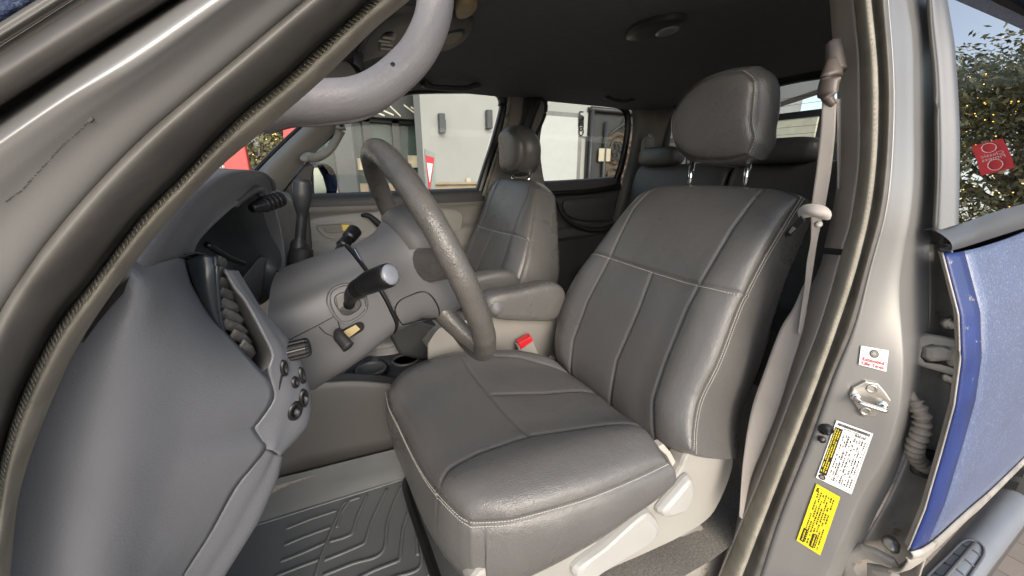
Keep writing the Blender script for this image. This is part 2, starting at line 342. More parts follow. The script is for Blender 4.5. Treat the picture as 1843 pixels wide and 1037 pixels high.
# B-pillar inner trim
mb = MB(); k = .44
up = [i for i in range(60)]
ga = crv(Ba, 120); gb = crv(Bb, 120)
def trimrows(i0, i1):
    a, b = ga[i0:i1], gb[i0:i1]
    return [row(a+(b-a)*-.2, X=.32), row(a, X=.285), row(a+(b-a)*.12, X=.264), row(a+(b-a)*.5, X=.226), row(a+(b-a)*.88, X=.197), row(b, X=.196)]
cut = int(np.argmin(np.abs(ga[:, 1]-441)))
mb.grid(loft(trimrows(0, cut+1), 60, 5)); mb.grid(loft(trimrows(cut+1, 120), 60, 5))
PBV = mb.bvh()
mb.build('pillar_trim', PIL, TRUCK, solid=.003, label='grey driver side pillar trim beside the seat belt')
# ------------------------------------------------------------------ rear door (driver side)

def ydoor(z): return float(np.interp(z, [.1, .247, .336, .458, .543, .621, .695, .78, .84, .92, 1.05, 1.17, 1.3], [-.912, -.925, -.926, -.92, -.915, -.904, -.885, -.849, -.823, -.807, -.776, -.740, -.69]))
def edgeU(x, y): return U(x, y, X=.3)
le = crv([edgeU(*p) for p in [(1697, 455), (1712, 490), (1731, 566), (1734, 625), (1734, 668), (1723, 732), (1701, 813), (1669, 920), (1648, 974), (1640, 993)]], 60)
sl = (U(1843, 824, Y=-.93)[2]-.235)/(U(1843, 824, Y=-.93)[0]-.348)
btop = [U(1711, 452, X=.31)[2], U(1843, 411, Y=-.835)]
mb = MB()
zt0 = le[0][2]; zb0 = le[-1][2]
xs = np.concatenate([np.linspace(0, .03, 6), np.linspace(.05, 1.05, 30)])
G = []
for k_, x in enumerate(xs):
    f = np.linspace(0, 1, 60); ztop = zt0+.03*x; zbot = zb0+sl*x*.97
    colp = []
    for j in range(60):
        if x < .4:
            t = x/.4; zz = le[j][2]*(1-t)+(ztop+(zbot-ztop)*f[j])*t; xx = .3+x
        else: zz = ztop+(zbot-ztop)*f[j]; xx = .3+x
        yy = ydoor(zz)-.010*(1-math.exp(-x/.035))-.003*min(1, x/.5)
        if k_ == 0: yy += .001
        colp.append((xx, yy, zz))
    G.append(colp)
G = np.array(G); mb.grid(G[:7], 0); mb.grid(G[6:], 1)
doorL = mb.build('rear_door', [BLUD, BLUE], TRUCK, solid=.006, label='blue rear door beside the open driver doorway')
tm = MB()   # silver edge of the panel, bottom trim line
tm.tube(G[0]+np.array((-.001, .003, 0)), .0015, 6); tm.grid(np.array([G[0]+np.array((.001, .002, 0)), G[0]+np.array((.014, .012, 0))]))
tm.build('panel_edge', SILD, doorL)
tm = MB(); b_ = G[:, -1].copy(); tm.grid(loft([b_+np.array((0, .0, -.002)), b_+np.array((0, -.004, -.006)), b_+np.array((0, -.004, -.014)), b_+np.array((0, .003, -.018)), b_+np.array((0, -.001, -.024)), b_+np.array((0, .004, -.055)), b_+np.array((0, .02, -.07))], 40, 4))
tm.build('sill_moulding', SILD, doorL, solid=.003)
# belt strip, window frame, glass
xa = np.linspace(0, 1.0, 12)
tm = MB(); B0 = np.array([U(1684, 416, X=.29), U(1726, 404, X=.33), U(1843, 370, Y=-.846), U(1843, 370, Y=-.846)+np.array((.6, .0, .02))])
B1 = np.array([U(1711, 452, X=.292), U(1730, 447, X=.33), U(1843, 411, Y=-.852), U(1843, 411, Y=-.852)+np.array((.6, .0, .02))])
tm.grid(loft([crv(B0, 20)+np.array((0, .015, 0)), crv(B0, 20), crv((B0+B1)/2, 20)+np.array((0, -.008, 0)), crv(B1, 20), crv(B1, 20)+np.array((0, .015, 0))], 20, 4))
tm.build('belt_moulding', GREYP, doorL)
FG = [(1672, -40), (1677, 50), (1686, 150), (1689, 301), (1684, 416)]; FH = [(1697, -40), (1711, 40), (1719, 100), (1726, 226), (1726, 320), (1724, 404)]
tm = MB(); tm.grid(loft([row(FG, X=.315), row(FG, X=.298), row(mix(FG, FH, .5), X=.306), row(FH, X=.318), row(FH, X=.335)], 40, 5))
tm.build('window_frame', GREYP, doorL)
tm = MB(); tm.tube(crv(row([(x-2, y) for x, y in FG], X=.292), 30), .003, 6); tm.build('frame_seal', RUB, doorL)
tm = MB(); fh = crv(row(FH, X=.322), 20)
fh_mid = fh[len(fh)//2]; fh_n = nrm(np.cross(fh[-1]-fh[0], (.9, -.004, .02))); tm.grid(np.array([fh, fh+np.array((.9, -.004, .02))])); tm.build('window_pane', GLR, doorL)
# shadowed hinge recess between pillar and rear door
mb = MB(); R_ = [(1673, 440), (1673, 520), (1668, 600), (1640, 700), (1640, 800), (1600, 900), (1540, 1000), (1490, 1080)]
R2 = [(1705, 440), (1735, 520), (1745, 600), (1745, 700), (1730, 800), (1700, 900), (1665, 1000), (1640, 1080)]
mb.grid(loft([row(R_, X=.345), row(mix(R_, R2, .3), X=.385), row(mix(R_, R2, .7), X=.40), row(R2, X=.37)], 40, 6)); RBV = mb.bvh()
# second jamb flange in the lower recess
mb.build('hinge_recess', SILD, TRUCK, solid=.003)
def hinge(pts_px, X, bolts):
    h = MB(); n = np.array((-.8, -.55, .1)); n = nrm(n)
    for pts, th in pts_px:
        P = [U(x, y, X=X) for x, y in pts]; h.prism(P, n*th, 0, bev=th*.6)
    o = h.build('door_hinge', SILD, TRUCK, bevel=.0012)
    for x, y, r in bolts:
        b = MB(); p = U(x, y, X=X+.01); b.lathe(p, n, [(0, -.012), (r*1.5, -.012), (r*1.5, 0), (r*1.2, .003), (r, .004), (r*.95, .012), (0, .013)], 12)
        b.build('hinge_bolt', STEEL, o)
    return o
hinge([([(1634, 620), (1642, 604), (1665, 599), (1700, 605), (1728, 612), (1730, 622), (1700, 616), (1668, 612), (1650, 618), (1645, 640), (1655, 652), (1690, 657), (1728, 668), (1728, 678), (1690, 668), (1645, 655), (1634, 645)], .012), ([(1655, 620), (1690, 618), (1712, 626), (1708, 645), (1668, 648), (1655, 640)], .02), ([(1704, 622), (1726, 616), (1730, 640), (1726, 662), (1704, 655), (1698, 640)], .024)], .335, [(1714, 584, .008), (1713, 681, .008), (1648, 627, .007)])
hinge([([(1512, 1000), (1525, 985), (1548, 977), (1575, 985), (1610, 1004), (1620, 1020), (1590, 1010), (1560, 998), (1540, 1000), (1530, 1018), (1545, 1045), (1512, 1045)], .012), ([(1560, 1012), (1600, 1018), (1618, 1032), (1600, 1050), (1560, 1045)], .022)], .33, [(1605, 982, .009), (1522, 1006, .007)])
mb = MB()   # corrugated wiring boot
bc = crv([U(x, y, X=xx) for x, y, xx in [(1635, 705, .325), (1648, 728, .325), (1660, 752, .325), (1658, 778, .325), (1648, 800, .33), (1648, 822, .345), (1668, 842, .37)]], 120)
rr = .0125+.0022*np.sin(np.linspace(0, 2*math.pi*13, 120)); rr[:12] = .008; mb.tube(bc, rr, 14)
mb.build('wiring_boot', mat('grey_rubber_boot', (.21, .185, .155), .7, var=.3, vs=30), TRUCK)
mb = MB(); mb.lathe(U(1672, 838, X=.378), (-.7, -.6, .2), [(0, -.006), (.03, -.006), (.026, .004), (.016, .006), (0, .006)], 20); mb.build('boot_grommet', RUB, TRUCK)
# jamb fittings ---------------------------------------------------
def jpoly(pts, lift): return [hit(JBV, x, y, lift)[0] for x, y in pts]
def sticker(name, q, mats, base, draw, label):
    """q: photo corners TL, TR, BR, BL of the sticker as its text reads"""
    P = jpoly(q, .0028); mb = MB(); o = P[3]; ex = P[2]-P[3]; ey = P[0]-P[3]; n = nrm(np.cross(ex, ey))
    if n@(np.array(P[0])-CAM) > 0: n = -n
    mb.quad(P[3], P[2], P[1], P[0], base); 
    def at(u, v): return P[3]*(1-u)*(1-v)+P[2]*u*(1-v)+P[1]*u*v+P[0]*(1-u)*v
    def rect(u0, v0, u1, v1, m_, l=.0004): mb.quad(at(u0, v0)+n*l, at(u1, v0)+n*l, at(u1, v1)+n*l, at(u0, v1)+n*l, m_)
    def txt(s, u, v, wd, ht, m_, rot=0):
        c = at(u, v); X_, Y_ = at(u+.01, v)-at(u-.01, v), at(u, v+.01)-at(u, v-.01)
        if rot: X_, Y_ = Y_, -X_
        W_ = np.linalg.norm(ex if not rot else ey)*wd; H_ = np.linalg.norm(ey if not rot else ex)*ht
        V, F = text_geo(s, .022); lo, hi = V.min(0), V.max(0); V = (V-(lo+hi)/2)/np.maximum(hi-lo, 1e-6)
        mb.add([c+nrm(X_)*v_[0]*W_+nrm(Y_)*v_[1]*H_+n*.0007 for v_ in V], F, m_, False)
    draw(mb, at, rect, txt, n); return mb.build(name, mats, TRUCK, label=label)
def d1(mb, at, rect, txt, n):
    for r0, m_ in ((1, 1), (.78, 3), (.62, 1), (.5, 4), (.34, 3)):
        mb.add([at(.5, .72)+n*(.0004+.0003*(1.1-r0))]+[at(.5+.165*r0*math.cos(a), .72+.2*r0*math.sin(a))+n*(.0004+.0003*(1.1-r0)) for a in np.linspace(0, 2*math.pi, 29)[:-1]], [(0, i+1, (i+1) % 28+1) for i in range(28)], m_, False)
    txt('Extended', .5, .36, .78, .17, 2); txt('Life Tires', .5, .15, .80, .17, 2)
sticker('tyre_sticker', [(1548, 621), (1598, 630), (1594, 668), (1544, 655)], [WHITE, INK, REDI, STEEL, mat('grey_ink', (.35, .35, .36), .4)], 0, d1, 'square white sticker with a tyre and red lettering')
def lines(rect, u0, u1, v0, v1, nrow, m_, seed, dens=.7):
    r = random.Random(seed)
    for i in range(nrow):
        v = v0+(v1-v0)*(i+.5)/nrow; h = (v1-v0)/nrow*.5; u = u0
        while u < u1:
            l = r.uniform(.012, .05); 
            if r.random() < dens: rect(u, v-h/2, min(u+l, u1), v+h/2, m_)
            u += l+.012
def d2(mb, at, rect, txt, n):
    # certification label; its lettering runs upside down along the pillar
    r = random.Random(3); u = .06
    while u < .94:
        l = r.uniform(.006, .02); rect(u, .935, u+l, .975, 1); u += l+.008
    txt('B3DSI', .72, .885, .26, .035, 1)
    lines(rect, .08, .9, .905, .925, 1, 1, 5)
    rect(.03, .10, .24, .90, 1); 
    for k in range(3): lines(lambda a, b, c_, d_, m_: rect(.05+.06*k+(b-.12)*.0, .14+(a-.0)*.74, .05+.06*k+.028, .14+(c_-.0)*.74, 2, .0006), 0, 1, .5, .52, 1, 2, 20+k, .9)
    for k in range(9): lines(lambda a, b, c_, d_, m_: rect(.30+.072*k, .08+a*.76, .30+.072*k+.03, .08+c_*.76, 1), 0, 1, .5, .52, 1, 1, 40+k, .62)
    for uu in (.43, .62, .8, .95): rect(uu, .06, uu+.008, .86, 1)
    mb.add([at(.14, .055)+n*.0005]+[at(.14+.10*math.cos(a), .055+.045*math.sin(a))+n*.0005 for a in np.linspace(0, 2*math.pi, 25)[:-1]], [(0, i+1, (i+1) % 24+1) for i in range(24)], 1, False)
    mb.add([at(.14, .055)+n*.0007]+[at(.14+.06*math.cos(a), .055+.026*math.sin(a))+n*.0007 for a in np.linspace(0, 2*math.pi, 25)[:-1]], [(0, i+1, (i+1) % 24+1) for i in range(24)], 3, False)
sticker('certification_label', [(1505, 755), (1571, 779), (1532, 888), (1468, 858)], [WHITE, INK, YELL, STEEL], 0, d2, 'white certification label with bar code and yellow on black strip')
def d3(mb, at, rect, txt, n):
    for k in range(7): lines(lambda a, b, c_, d_, m_: rect(.16+.105*k, .06+a*.86, .16+.105*k+.045, .06+c_*.86, 1), 0, 1, .5, .52, 1, 1, 60+k, .8)
    rect(.10, .04, .26, .27, 1); rect(.50, .04, .66, .27, 1)
    lines(lambda a, b, c_, d_, m_: rect(.155, .06+a*.2, .21, .06+c_*.2, 0, .0006), 0, 1, .5, .52, 1, 0, 77, .9)
    lines(lambda a, b, c_, d_, m_: rect(.555, .06+a*.2, .61, .06+c_*.2, 0, .0006), 0, 1, .5, .52, 1, 0, 78, .9)
    txt('B', .12, .93, .07, .09, 1, rot=1)
sticker('warning_label', [(1469, 869), (1512, 893), (1476, 998), (1433, 971)], [YELL, INK], 0, d3, 'yellow warning label with rows of small black print')
mb = MB(); P = jpoly([(1556, 684), (1578, 688), (1592, 704), (1601, 718), (1598, 734), (1572, 748), (1551, 748), (1538, 728), (1527, 711), (1533, 696)], .0)
cc, nn = hit(JBV, 1564, 716); mb.prism(P, nn*.006, 0, bev=.002, smooth=False)
st = mb.build('door_striker', STEEL, TRUCK)
for x, y in ((1566, 697), (1555, 737)):
    p, n_ = hit(JBV, x, y, .005); b = MB(); b.lathe(p, nn, [(0, 0), (.0085, 0), (.008, .003), (.005, .003), (.004, .001), (0, .001)], 18); b.build('screw', STEEL, st)
pa, pb = hit(JBV, 1537, 712, .004)[0], hit(JBV, 1585, 727, .004)[0]
b = MB(); b.tube(crv([pa, pa+nn*.018+(pb-pa)*.02, pa+nn*.022+(pb-pa)*.15, pb+nn*.022-(pb-pa)*.15, pb+nn*.018-(pb-pa)*.02, pb], 40), .0042, 10); b.lathe(pa, nn, [(0, 0), (.008, 0), (.007, .004), (0, .004)], 14); b.lathe(pb, nn, [(0, 0), (.009, 0), (.008, .005), (0, .005)], 14)
b.build('striker_loop', CHROME, st)
b = MB(); p, n_ = hit(JBV, 1486, 772); b.lathe(p, n_, [(0, 0), (.012, 0), (.012, .003), (.006, .005), (.005, .014), (.0, .016)], 14); b.lathe(p+np.array((-.004, 0, -.022)), n_, [(0, 0), (.007, 0), (.006, .004), (0, .004)], 12); b.build('door_switch', BLK, TRUCK)
# running board + rear tyre
mb = MB(); e0, e1 = U(1712, 1037, Y=-.95), U(1822, 906, Y=-.95); dv = e1-e0; pts = np.array([e0-dv*.9, e0-dv*.3, e0, e0+dv*.5, e1-dv*.02, e1+dv*.03, e1+dv*.06]); mb.tube(pts, [.036, .036, .036, .036, .036, .032, .015], 28)
sb = mb.build('running_board', mat('step_bar_coating', (.20, .215, .24), .42, var=.1, metal=.2, bump='noise', bs=500, bstr=.5, bd=.0015), TRUCK)
tp = MB(); ax_ = nrm(dv); sdv = nrm(np.cross(ax_, (0, 0, 1))); upn = np.cross(sdv, ax_); cT = e0+dv*.05
q = crv([cT+ax_*a_*.10+(sdv*math.sin(b_)+upn*math.cos(b_))*.0375 for a_, b_ in ((1, .1), (.8, .5), (0, .62), (-1.5, .62), (-1.5, -.45), (0, -.45), (.8, -.35))], 50, closed=True)
tp.tube(q, .003, 6, closed=True); tp.tube([cT-ax_*.12+upn*.037, cT+ax_*.09+upn*.037], .004, 6)
for k in range(4): tp.tube([cT+ax_*(.06-.05*k)+(sdv*math.sin(b_)+upn*math.cos(b_))*.0368 for b_ in np.linspace(-.4, .55, 8)], .0022, 5)
tp.build('tread_pad', mat('dark_step_pad', (.09, .095, .105), .6, bump='noise', bs=400, bstr=.4, bd=.0015), sb)
mb = MB(); mb.lathe((1.95, -.72, -.2), (0, -1, 0), [(0, 0), (.2, 0), (.24, .01), (.33, 0), (.36, .03), (.365, .1), (.365, .17), (.345, .2), (.24, .2), (.2, .17), (0, .15)], 48)
wh = mb.build('wheel', TYRE, TRUCK)
for k in range(40): 
    t = k*math.tau/40; tp = tp if k else MB(); tp.box((1.95+.367*math.cos(t), -.82, -.2+.367*math.sin(t)), (.012, .17, .03), [(math.cos(t), 0, math.sin(t)), (0, 1, 0), (-math.sin(t), 0, math.cos(t))])
tp.build('tread', TYRE, wh)

# ================================================================== dashboard
def P3(l): return [U(x, y, Y=yy) for x, y, yy in l]
mb = MB()
hood0 = P3([(225, 510, -.70), (290, 405, -.68), (345, 342, -.64), (395, 309, -.58), (435, 305, -.50), (466, 311, -.42), (482, 324, -.36), (488, 342, -.31)])
hlip = P3([(330, 464, -.60), (352, 424, -.585), (392, 383, -.55), (430, 354, -.50), (452, 339, -.45), (468, 334, -.40), (480, 340, -.35), (485, 352, -.31)])
hin = P3([(346, 470, -.575), (360, 432, -.565), (405, 386, -.53), (440, 358, -.48), (456, 346, -.44), (468, 343, -.40), (478, 349, -.35), (482, 360, -.315)])
hb = [p+np.array((-.14, .03, -.045)) for p in hood0]; hb2 = [p+np.array((-.05, .012, -.004)) for p in hood0]
mid = [a*.5+b*.5+np.array((.006, -.006, .006)) for a, b in zip(hood0, hlip)]
mb.grid(loft([hb, hb2, hood0, mid, hlip, hin], 70, 8))
# end panel
c0 = P3([(170, 420, -.70), (205, 520, -.70), (135, 625, -.70), (86, 722, -.70), (38, 840, -.70), (14, 930, -.70), (-10, 1100, -.70)])
c1 = P3([(240, 470, -.69), (262, 520, -.70), (235, 620, -.705), (212, 730, -.705), (190, 850, -.705), (170, 950, -.70), (150, 1100, -.695)])
c2 = P3([(285, 462, -.65), (310, 520, -.66), (330, 620, -.67), (340, 720, -.665), (325, 830, -.66), (290, 930, -.655), (240, 1100, -.65)])
c3px = [(327, 468, -.603), (333, 492, -.605), (343, 520, -.606), (378, 575, -.607), (422, 622, -.604), (462, 664, -.598), (486, 690, -.592), (489, 718, -.592), (464, 756, -.60), (454, 769, -.602), (464, 786, -.598), (476, 805, -.594), (450, 840, -.598), (419, 878, -.60), (373, 961, -.60), (323, 1040, -.60), (300, 1100, -.60)]
c3 = P3(c3px)
G = loft([crv(c0, 110), crv(c1, 110), crv(c2, 110), crv(c3, 110)], 110, 10)
mb.grid(G); DV0 = mb.bvh()
# switch panel right of the seam
seaml = [(400, 486, -.600), (420, 520, -.600), (440, 545, -.599), (470, 600, -.596), (487, 638, -.594), (481, 663, -.597), (487, 690, -.593), (490, 718, -.592), (466, 756, -.599), (456, 769, -.601), (466, 786, -.598), (478, 805, -.593)]
silr = [(418, 490, -.565), (440, 525, -.56), (462, 560, -.555), (490, 590, -.55), (515, 618, -.545), (535, 650, -.54), (546, 685, -.54), (553, 705, -.54), (555, 733, -.54), (549, 764, -.545), (525, 793, -.555), (495, 819, -.575)]
sm_ = [((a[0]+b[0])/2+5, (a[1]+b[1])/2, a[2]*.55+b[2]*.45-.006) for a, b in zip(seaml, silr)]
bk = [(p+np.array((-.05, .06, -.01))) for p in P3(silr)]
swp = MB(); swp.grid(loft([P3(seaml), P3(sm_), P3(silr), bk], 80, 8)); SWV = swp.bvh(); mb.add(swp.v, swp.f)
# knee panel under the seam
kl = [(476, 806, -.592), (450, 842, -.596), (421, 880, -.598), (375, 962, -.598), (325, 1041, -.598), (300, 1100, -.598)]
kr = [(496, 821, -.555), (489, 862, -.55), (474, 900, -.55), (455, 940, -.55), (393, 1040, -.55), (360, 1095, -.55)]
km = [((a[0]+b[0])/2+4, (a[1]+b[1])/2, a[2]*.5+b[2]*.5-.008) for a, b in zip(kl, kr)]
mb.grid(loft([P3(kl), P3(km), P3(kr), [p+np.array((-.09, .09, -.02)) for p in P3(kr)]], 60, 8))
# centre of the dash, right leg of the hood and passenger side
r0 = P3([(486, 352, -.27), (497, 392, -.26), (505, 430, -.25), (509, 470, -.25), (505, 520, -.25), (500, 600, -.25)])
r1 = P3([(504, 347, -.14), (513, 385, -.12), (520, 430, -.12), (524, 470, -.12), (524, 520, -.12), (524, 600, -.12)])
r2 = P3([(520, 358, .02), (530, 392, .03), (536, 430, .03), (540, 470, .03), (540, 520, .03), (540, 600, .03)])
r3 = [p+np.array((-.02, .32, 0)) for p in r2]; r4 = [p+np.array((-.14, .66, -.0)) for p in r2]
mb.grid(loft([r0, r1, r2, r3, r4], 40, 8))
top0 = [r[0] for r in (r0, r1, r2, r3, r4)]
mb.grid(loft([top0, [p+np.array((-.10, 0, .015)) for p in top0], [p+np.array((-.55, 0, -.03)) for p in top0]], 30, 6))
# panel gap beside the A pillar
dash = mb.build('dashboard', DASH, TRUCK, solid=.003)
mb = MB()
for sm2 in (P3([(489, 720, -.594), (464, 757, -.602), (453.5, 770, -.604), (464, 787, -.60), (477, 807, -.596)]), P3([(477, 807, -.596), (450, 842, -.60), (420, 879, -.602), (374, 962, -.602), (324, 1041, -.602)]), P3([(510, 662, -.588), (497, 718, -.59), (489, 722, -.594)])):
    mb.tube(crv(sm2, 50)+(CAM-crv(sm2, 50))*.0006, .0012, 6)
mb.build('panel_gap', BLK, dash)
mb = MB(); gp = [U(x, y, Y=-.698) for x, y in [(228, 503), (205, 540), (175, 585), (152, 618), (160, 606), (190, 560), (215, 525)]]
mb.prism([U(x, y, Y=-.7065) for x, y in [(232, 500), (222, 528), (196, 556), (170, 588), (148, 618), (160, 585), (195, 530)]], (0, .004, 0)); mb.build('side_gap', BLK, dash)
# gauge binnacle: a dark cup under the hood
def cup(lip, vec, sc, n=60, mm=6, mid=None):
    L = crv(lip, n, closed=True); c = L.mean(0); out = [L]
    for t in (.35, .7, 1.): out.append(c+(L-c)*(1-(1-sc)*t)+np.array(vec)*t)
    out.append(c+(L-c)*sc*.5+np.array(vec)*1.02); out.append(c+(L-c)*.01+np.array(vec)*1.02); return np.array(out)
lip = P3([(347, 468, -.575), (361, 431, -.565), (405, 386, -.53), (440, 358, -.48), (456, 346, -.44), (470, 350, -.36), (474, 385, -.33), (487, 424, -.28), (506, 460, -.26), (502, 495, -.27), (480, 540, -.33), (440, 545, -.45), (400, 510, -.55)])
mb = MB(); mb.grid(cup(lip, (-.10, .05, -.01), .82), cv=True); gp = mb.build('gauge_binnacle', mat('dark_gauge_shroud', (.05, .055, .06), .4, var=.1), dash, solid=.002)
mb = MB(); a_, b_ = U(372, 440, Y=-.46), U(440, 475, Y=-.38); mb.tube(crv([a_, (a_+b_)/2+np.array((0, 0, -.003)), b_], 12), .004, 8); mb.build('gauge_visor_rib', BLK, gp)
mb = MB(); mb.prism(P3([(436, 500, -.37), (466, 463, -.34), (478, 468, -.33), (470, 540, -.35), (445, 560, -.37)]), (0, .02, 0)); mb.build('switch_pocket', CHAR, dash, bevel=.003)
mb = MB()   # instrument-hood lamp: hose and ribbed plug
mb.tube(crv(P3([(420, 367, -.505), (440, 352, -.47), (458, 342, -.44), (468, 342, -.42), (470, 352, -.415)]), 24), .0055, 8)
mb.build('cable', CHAR, dash)
mb = MB(); a_, b_ = U(453, 375, Y=-.44), U(504, 359, Y=-.40); mb.tube([a_+(b_-a_)*t for t in np.linspace(0, 1, 40)], [.006+.004*min(1, t*3)+(.0012 if (i//3) % 2 and t > .35 else 0) for i, t in enumerate(np.linspace(0, 1, 40))], 10); mb.build('cable_plug', BLK, dash)
# corner air vent
mb = MB(); lipv = P3([(327, 468, -.602), (338, 462, -.602), (362, 457, -.60), (400, 486, -.60), (440, 545, -.599), (470, 600, -.596), (487, 638, -.593), (480, 662, -.597), (462, 664, -.60), (422, 622, -.604), (378, 575, -.607), (343, 520, -.606)])
mb.grid(cup(lipv, (-.035, .06, -.01), .9), cv=True); vent = mb.build('air_vent', BLKM, dash, solid=.002)
mb = MB()
f0 = P3([(334, 468, -.608), (345, 505, -.610), (362, 545, -.610), (382, 577, -.608), (400, 598, -.604)]); f1 = P3([(362, 460, -.618), (367, 500, -.622), (374, 537, -.622), (386, 572, -.618), (400, 598, -.608)]); f2 = P3([(386, 461, -.614), (390, 490, -.618), (392, 530, -.618), (396, 568, -.614), (402, 600, -.606)])
mb.grid(loft([f0, f1, f2, [p+np.array((.0, .012, 0)) for p in f2]], 40, 8)); mb.tube(crv(f2, 40), .0022, 8); mb.build('vent_barrel', mat('gloss_black_vent', (.022, .028, .034), .3, var=.2), vent, solid=.002)
mb = MB()
for k in range(9):
    t = k/8; a_ = U(391+14*t+(30*(t-.75)/.25 if t > .75 else 0), 470+150*t, Y=-.603); e = U(404+52*t, 484+160*t, Y=-.575)
    q = [a_, a_*.5+e*.5+np.array((.002, 0, .001)), e]; up_ = np.array((.0035, .0, .0045))
    mb.grid(loft([[p+up_ for p in q], [p+np.array((.0, -.001, 0)) for p in q], [p-up_ for p in q]], 10, 3))
mb.build('louvre', mat('dusty_louvre', (.075, .073, .07), .7, var=.4, vs=90, bump='noise', bs=120, bstr=.4, bd=.003), vent, solid=.002)
# switches on the panel
def disc(bv, x, y, r, h, mt, name, par, asp=1.0, cap=None):
    p, n = hit(bv, x, y)
    if p is None: return
    b = MB(); b.lathe(p, n, [(0, -.004), (r, -.004), (r, h*.5), (r*.9, h), (r*.6, h*1.05), (r*.55, h*.7), (0, h*.65)], 22, sx=asp); o = b.build(name, mt, par); return p, n, o
for x, y, r, asp in ((506, 662, .011, .45), (538, 676, .012, .4), (526, 688, .008, .7), (542, 716, .0135, .5), (527, 738, .0135, .75)):
    q = disc(SWV, x, y, r, .006, BLK, 'dash_switch', dash, asp)
    if q and r > .0125:
        b = MB(); b.lathe(q[0]+q[1]*.006, q[1], [(0, 0), (r*.35, 0), (r*.2, .004), (0, .004)], 10, sx=asp); b.build('switch_icon', CHAR, q[2])
p = U(517, 634, Y=-.565); b = MB(); ax = np.array((.95, -.10, .12)); x_, y_, z_ = frame(ax)
a = np.linspace(0, 2*math.pi, 48, endpoint=False); rad = .0115+.0006*np.sign(np.sin(a*12))
b.grid(np.array([[p+z_*h+k*r_*(math.cos(t)*x_+math.sin(t)*y_) for t, r_ in zip(a, rad)] for h, k in ((0, .9), (.002, 1), (.022, 1), (.025, .85), (.0255, .2))]), cv=True, caps=True, smooth=False); b.build('dimmer_knob', BLK, dash)

# ================================================================== steering column
mb = MB()
rows = [P3(r) for r in (
 [(505, 489, -.376), (563, 468, -.376), (622, 446, -.376)],
 [(497, 491, -.388), (560, 469, -.388), (623, 447, -.388)],
 [(488, 515, -.412), (562, 486, -.412), (634, 460, -.412)],
 [(484, 545, -.43), (566, 512, -.43), (648, 478, -.43)],
 [(483, 572, -.447), (572, 535, -.447), (662, 497, -.447)],
 [(494, 605, -.455), (590, 566, -.455), (686, 532, -.455)],
 [(515, 645, -.455), (610, 607, -.455), (702, 563, -.455)],
 [(540, 684, -.45), (628, 643, -.45), (711, 586, -.45)],
 [(556, 702, -.43), (638, 655, -.43), (706, 602, -.43)],
 [(566, 702, -.38), (640, 650, -.38), (700, 598, -.38)])]
G = loft(rows, 60, 6); mb.grid(G); SHV = mb.bvh(); G_END = G[:, -1].copy()
mb.grid((G*np.array((1, -1, 1))+np.array((0, -.752, 0)))[::-1])
bk = G[:, -1]; c = bk.mean(0)+np.array((-.01, .03, 0)); mb.grid(np.stack([bk, c+(bk-c)*.9, c+(bk-c)*.1]).transpose(0, 1, 2))
col = mb.build('steering_column', SHR, TRUCK)
def onshr(x, y, l=0.0): return hit(SHV, x, y, l)
mb = MB()   # seam lines
for ln in ([(518, 613), (560, 592), (605, 568)], [(605, 568), (613, 595)], [(574, 588), (585, 600), (600, 606)]):
    q = [onshr(x, y, .0002)[0] for x, y in poly(ln, 26)]; mb.tube(q, .0008, 5)
mb.build('cover_seam', BLK, col)
mb = MB(); q = [onshr(x, y, .0004)[0] for x, y in crv([(602, 545), (604, 532), (622, 525), (640, 532), (650, 545), (646, 556), (630, 566), (616, 565)], 30, closed=True)]
_, n = onshr(625, 545); mb.prism(q, n*.004, bev=.001); stem = mb.build('stalk_boot', BLK, col)
q = [onshr(x, y, .001)[0] for x, y in crv([(592, 545), (597, 523), (622, 512), (648, 520), (660, 545), (655, 562), (632, 578), (610, 577)], 44, closed=True)]
mb = MB(); mb.tube(q, .0035, 8, closed=True, flat=.6); mb.build('stalk_bezel', SHR, col)
mb = MB(); b0, b1, b2, b3 = onshr(628, 548)[0], U(636, 528, Y=-.49), U(662, 510, Y=-.525), U(703, 494, Y=-.56)
pts = crv([b0, b1, b2, b3], 50); rr = np.interp(np.linspace(0, 1, 50), [0, .1, .3, .42, .44, .6, .62, .66, .68, .95, 1.], [.009, .008, .0115, .013, .0145, .0145, .0155, .0155, .0162, .0168, .015])
mb.tube(pts, rr, 18); sk = mb.build('turn_signal_stalk', BLK, col)
mb = MB(); ax = pts[-1]-pts[-4]; mb.lathe(pts[-1], ax, [(0, -.002), (.0145, -.002), (.0142, .001), (.010, .0035), (0, .003)], 20); mb.build('stalk_cap', mat('pale_stalk_cap', (.2, .21, .24), .3), sk)
mb = MB(); b2, b3 = U(612, 446, Y=-.33), U(638, 416, Y=-.28); b2 = U(608, 452, Y=-.33)
pts = np.array([b2+(b3-b2)*t for t in np.linspace(0, 1, 40)]); rr = np.interp(np.linspace(0, 1, 40), [0, .2, .25, .5, .52, .6, .63, 1], [.006, .008, .011, .011, .009, .009, .0125, .0135]); mb.tube(pts, rr, 16)
mb.build('wiper_stalk', BLK, col)
mb = MB(); q = [onshr(x, y, .0005)[0] for x, y in crv([(599, 606), (604, 600), (640, 581), (652, 580), (656, 588), (650, 597), (615, 616), (605, 617)], 30, closed=True)]; mb.prism(q, n*.0006); mb.build('lever_slot', BLK, col)
mb = MB(); q = [onshr(x, y, .0012)[0] for x, y in [(618, 596), (640, 584), (648, 592), (628, 607)]]; mb.prism(q, n*.001); mb.build('raw_tape', RAW, col)
mb = MB(); a_ = onshr(610, 600, .0)[0]; e = U(627, 625, Y=-.49); mb.tube(crv([a_, a_+n*.02, e], 14), np.linspace(.0065, .0085, 14), 12, flat=1.3); mb.build('tilt_lever', BLKM, col)
